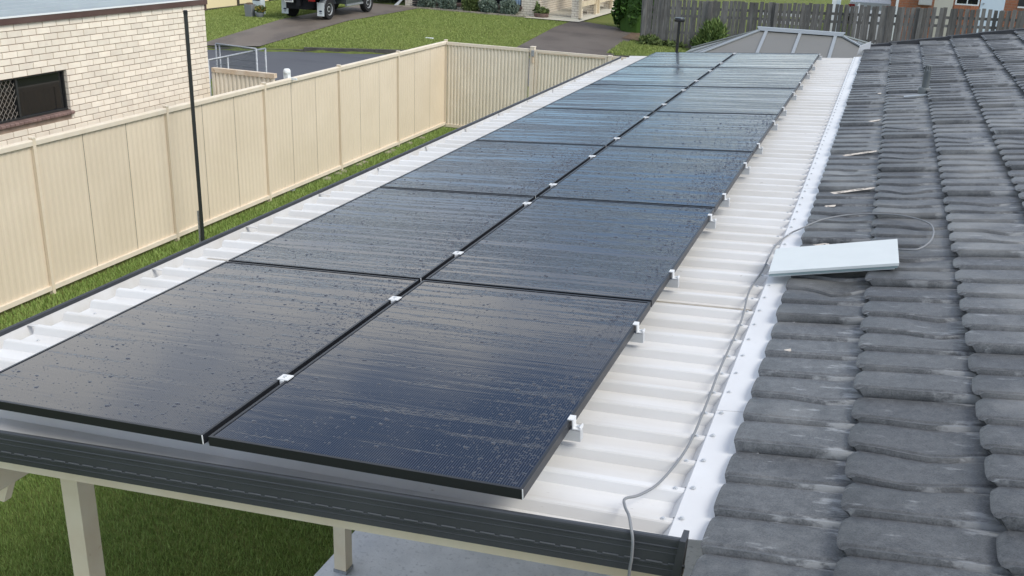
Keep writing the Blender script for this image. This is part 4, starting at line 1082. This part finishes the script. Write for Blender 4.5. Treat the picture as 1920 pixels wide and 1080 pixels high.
for x in (UX0, UX1):
    sgn = 1 if x == UX1 else -1
    fl_ = bx(x-.15, UY0-.50, .16, x+.15, UY0-.485, .66).build('mudflap', M['flap'], ute)
    lo = MB()
    cx, cy, cz = x, UY0-.503, ub(UY0)+.33; k = 20
    V = [(cx+.07*math.cos(2*math.pi*i/k), cy, cz+.032*math.sin(2*math.pi*i/k)) for i in range(k)]
    lo.add(V+[(a, b+.002, c_) for a, b, c_ in V], [tuple(range(k))]+[(i, (i+1)%k, k+(i+1)%k, k+i) for i in range(k)])
    for i in (0, 1): lo.box(cx-.06+.01*i, cy, cz-.07-.03*i, cx+.06-.01*i, cy+.002, cz-.058-.03*i)
    lo.build('flap_emblem', M['logo_ink'], fl_)
    gd = MB()
    prof = [(UY0+.46*math.cos(a_), R+.46*math.sin(a_)) for a_ in np.linspace(math.pi*.96, math.pi*.12, 12)]
    V = [(xx, y, z+ub(y)) for xx in (x-.13, x+.15) for y, z in prof]; n = 12
    gd.add(V, [(i, i+1, n+i+1, n+i) for i in range(n-1)]); gd.build('mudguard', M['galv'], ute)
    bx(x-.12, UY0-1.17, .76, x+.14, UY0-1.10, .88).build('tail_light', M['red_lens'], ute)
npl = bx(UX0+.42, UY0-1.165, .68, UX0+.80, UY0-1.150, .815).build('number_plate', M['plate'], ute)
nk = MB()
for k in range(6):
    x0 = UX0+.455+k*.052
    nk.hexa(sk([(x0,UY0-1.168,.715),(x0+.030,UY0-1.168,.715),(x0+.030,UY0-1.1655,.715),(x0,UY0-1.1655,.715),(x0+.006*(k%2),UY0-1.168,.78),(x0+.030,UY0-1.168,.78),(x0+.030,UY0-1.1655,.78),(x0+.006*(k%2),UY0-1.1655,.78)]))
nk.build('plate_marks', M['plate_ink'], npl)
bx(UX0+.9, UY0-1.10, .55, UX0+1.05, UY0-.95, .82).build('spare_bracket', M['underbody'], ute)

def car(name, x0, y0, m_, lbl, rot=0, cat='car'):
    zg = gz(x0, y0)+.02
    t = thing(name, lbl, cat, (x0, y0, zg))
    P = [(-2.1,.30),(-1.55,.30),(-1.45,.55),(-1.2,.66),(-.95,.55),(-.85,.26),(.95,.26),(1.05,.55),(1.3,.66),(1.55,.55),(1.65,.30),(2.15,.32),(2.2,.62),(1.95,.82),(1.05,.92),(.35,1.38),(-1.1,1.42),(-1.75,1.0),(-2.15,.92)]
    n = len(P); V = []
    for sx in (-1, 1):
        for y, z in P: V.append((x0+sx*(.88-max(0, z-.9)*.45), y0+y, zg+z))
    MB().add(V, [(i, (i+1)%n, n+(i+1)%n, n+i) for i in range(n)]+[tuple(range(n))[::-1], tuple(range(n, 2*n))]).build('body', m_, t, angle=35)
    for sx in (-1, 1):
        MB().add([(x0+sx*(.885-.03), y0-1.25, zg+.95), (x0+sx*(.885-.03), y0+.85, zg+.95), (x0+sx*(.885-.20), y0+.33, zg+1.34), (x0+sx*(.885-.20), y0-1.0, zg+1.36)], [(0,1,2,3)]).build('side_window', M['glass'], t)
        for yy in (-1.2, 1.3): wheel(t, x0+sx*.80, y0+yy, zg+.31, .31, .2, sx)
        MB().box(x0+sx*.78-.14, y0-2.16, zg+.70, x0+sx*.78+.14, y0-2.09, zg+.82).build('tail_light', M['red_lens'], t)
    MB().box(x0-.85, y0-2.2, zg+.33, x0+.85, y0-2.08, zg+.50).build('bumper', M['galv'], t)
    return t
car('parked_car', -19.9, 40.6, M['black_car'], 'dark car parked beyond the ute beside the cream house')
car('parked_car', 1.15, 47.5, M['white_car'], 'unidentified pale object, built as a car, on the far grass behind the paling fence')  # car shape added as stand-in for a pale object not identified

# ---------------------------------------------------------------- paling fence
WY_ = 34.7
wfn = thing('paling_fence', 'weathered grey timber paling fence across the back with gaps between palings', 'fence', (0, WY_, -2.6))
x = -6.55; k = 0; r = random.Random(12)
PAL = [MB().box(-w/2, -.008, 0, w/2, .008, 1).mesh('paling', M['wood_grey']) for w in (.118, .126, .134)]
def ftop(x): return -.93+.030*(x+6.5)-.0009*(x+6.5)**2*0
while x < 9.5:
    h = ftop(x)+r.uniform(-.03, .03); base = gz(x, WY_)-.05
    o = inst('paling', r.choice(PAL), (x, WY_+r.choice((-.012, -.006, 0)), base), wfn, (r.uniform(-.01,.01), r.uniform(-.022,.022), r.uniform(-.05,.05)))
    o.scale = (1, 1, h-base)
    gap = r.choice((.004, .006, .010, .014)) if not (-.3 < x < .9 or 3.2 < x < 7.5) else r.choice((.03, .05))
    x += .128+gap; k += 1
for zc in (.35, .62, 1.22):
    MB().hexa([(-6.6,WY_+.012,ftop(-6.6)-zc),(9.5,WY_+.012,ftop(9.5)-zc),(9.5,WY_+.05,ftop(9.5)-zc),(-6.6,WY_+.05,ftop(-6.6)-zc),(-6.6,WY_+.012,ftop(-6.6)-zc+.09),(9.5,WY_+.012,ftop(9.5)-zc+.09),(9.5,WY_+.05,ftop(9.5)-zc+.09),(-6.6,WY_+.05,ftop(-6.6)-zc+.09)]).build('rail', M['wood_grey'], wfn)
for x in (-6.5, -4.1, -1.75, .62, 3.0, 5.45, 7.9): MB().box(x-.06,WY_-.10,-3.0,x+.06,WY_-.022,ftop(x)-.02).build('post', M['wood_grey'], wfn)
wd_ = thing('weed_clump', 'tall green weeds growing against the paling fence', 'weeds', (-3.85, WY_-.45, -2.6))
leaves('foliage', (-3.85,WY_-.45,-2.05), (.46,.28,.52), 800, .40, M['weed'], wd_, seed=41, shape=3.2, up=.55)
leaves('foliage', (-4.2,WY_-.45,-2.35), (.4,.3,.25), 350, .32, M['weed'], wd_, seed=42, shape=3, up=.5)
w2 = thing('weed_clump', 'low dark weeds at the left foot of the paling fence', 'weeds', (-6.3, WY_-.25, -2.55))
leaves('foliage', (-6.2,WY_-.25,-2.42), (.4,.2,.2), 420, .2, M['green_leaf'], w2, seed=43, shape=1.5, up=.3)
leaves('foliage', (-5.4,WY_-.2,-2.5), (.6,.15,.14), 300, .2, M['green_leaf'], w2, seed=44, shape=1.5, up=.3)

# ---------------------------------------------------------------- orange brick house behind the palings
OY = 40.0
oh = thing('orange_brick_house', 'orange brick house with pale blue door behind the paling fence', 'house', (6, OY+3, -2.3))
MB().box(2.0,OY,-2.6,13,OY+.2,1.4).box(2.0,OY+.2,-2.6,2.2,OY+8,1.4).build('wall', M['mortar'], oh)
ob_ = MB(); bricks_front(ob_, 2.0, 8.6, -2.4, .3, OY, [(3.55,4.22,-3,1),(5.17,6.0,-3,1),(4.28,5.12,-.80,.3)])
stuff(ob_.build('brickwork', M['brick_orange'], oh))
MB().box(2.17,OY-.09,-2.6,2.27,OY-.01,1.4).build('downpipe', M['white_post'], oh)
bxm = MB().box(2.98,OY-.22,-.87,3.46,OY-.01,-.25).build('meter_box', M['grey_box'], oh); MB().box(3.0,OY-.226,-.85,3.44,OY-.2205,-.27).build('door', M['grey_box'], bxm)
MB().box(3.55,OY-.012,-2.6,4.22,OY-.001,1.0).build('rendered_panel', M['pale_wall'], oh)
dr = MB().box(5.17,OY-.03,-2.5,6.0,OY-.001,.3).build('door', M['pale_blue'], oh); MB().lathe([(.03,0),(.03,.05)], (5.28,OY-.06,-.72), 8).build('handle', M['galv'], dr)
w = MB().box(4.28,OY-.03,-.80,5.12,OY-.001,-.75).box(4.28,OY-.03,-.75,4.33,OY-.001,.3).box(5.07,OY-.03,-.75,5.12,OY-.001,.3).box(4.68,OY-.03,-.75,4.72,OY-.001,.3).build('window', M['white_post'], oh)
MB().box(4.33,OY-.012,-.75,5.07,OY-.005,.3).build('pane', M['glass'], w)
for k in range(9): MB().box(4.27+k*.096,OY-.05,-.97,4.36+k*.096,OY-.009,-.81).build('sill_brick', M['brick_orange'], w)
MB().box(6.45,OY-.02,-.72,7.6,OY-.001,.3).build('window', M['window_frame'], oh)
MB().box(6.45,OY-.06,-.78,7.6,OY-.009,-.725).build('sill', M['white_post'], oh)
MB().hexa([(1.6,OY-.6,1.4),(13.4,OY-.6,1.4),(13.4,OY+8,1.4),(1.6,OY+8,1.4),(4,OY+3.5,3),(11,OY+3.5,3),(11,OY+4,3),(4,OY+4,3)]).build('roof', M['sill_brick'], oh)
wpt = thing('white_pillar', 'white square pillar standing on grass behind the paling fence', 'pillar', (.1, 37, -2.3))
MB().box(-.04,36.9,-2.5,.12,37.1,.2).build('left_half', M['white_post'], wpt); MB().box(.125,36.9,-2.5,.26,37.1,.2).build('right_half', M['mailbox_brick'], wpt)
wst = thing('white_stake', 'thin white stake with pointed top behind the paling fence', 'stake', (.93, 36.0, -2.3))
MB().add([(.89,36,-2.4),(.97,36,-2.4),(.97,36.03,-2.4),(.89,36.03,-2.4),(.89,36,-.78),(.97,36,-.78),(.97,36.03,-.78),(.89,36.03,-.78),(.93,36,-.70),(.93,36.03,-.70)], [(0,1,5,4),(1,2,6,5),(2,3,7,6),(3,0,4,7),(4,5,8),(6,7,9),(5,6,9,8),(7,4,8,9),(3,2,1,0)]).build('stake', M['white_post'], wst)
# white boarded fence glimpsed through the gaps
wb = thing('white_board_fence', 'white boards glimpsed through gaps of the paling fence', 'fence', (-1.0, 36.2, -2.3))
for k in range(2): MB().box(-2.4+k*.0, 36.2, -1.35-k*.28, -.35, 36.23, -1.25-k*.28).build('board', M['white_post'], wb)
for k in range(4): MB().box(1.0+k*.30, 36.2, -2.2, 1.12+k*.30, 36.23, -.95).build('board', M['white_post'], wb)
bpy.context.view_layer.update()
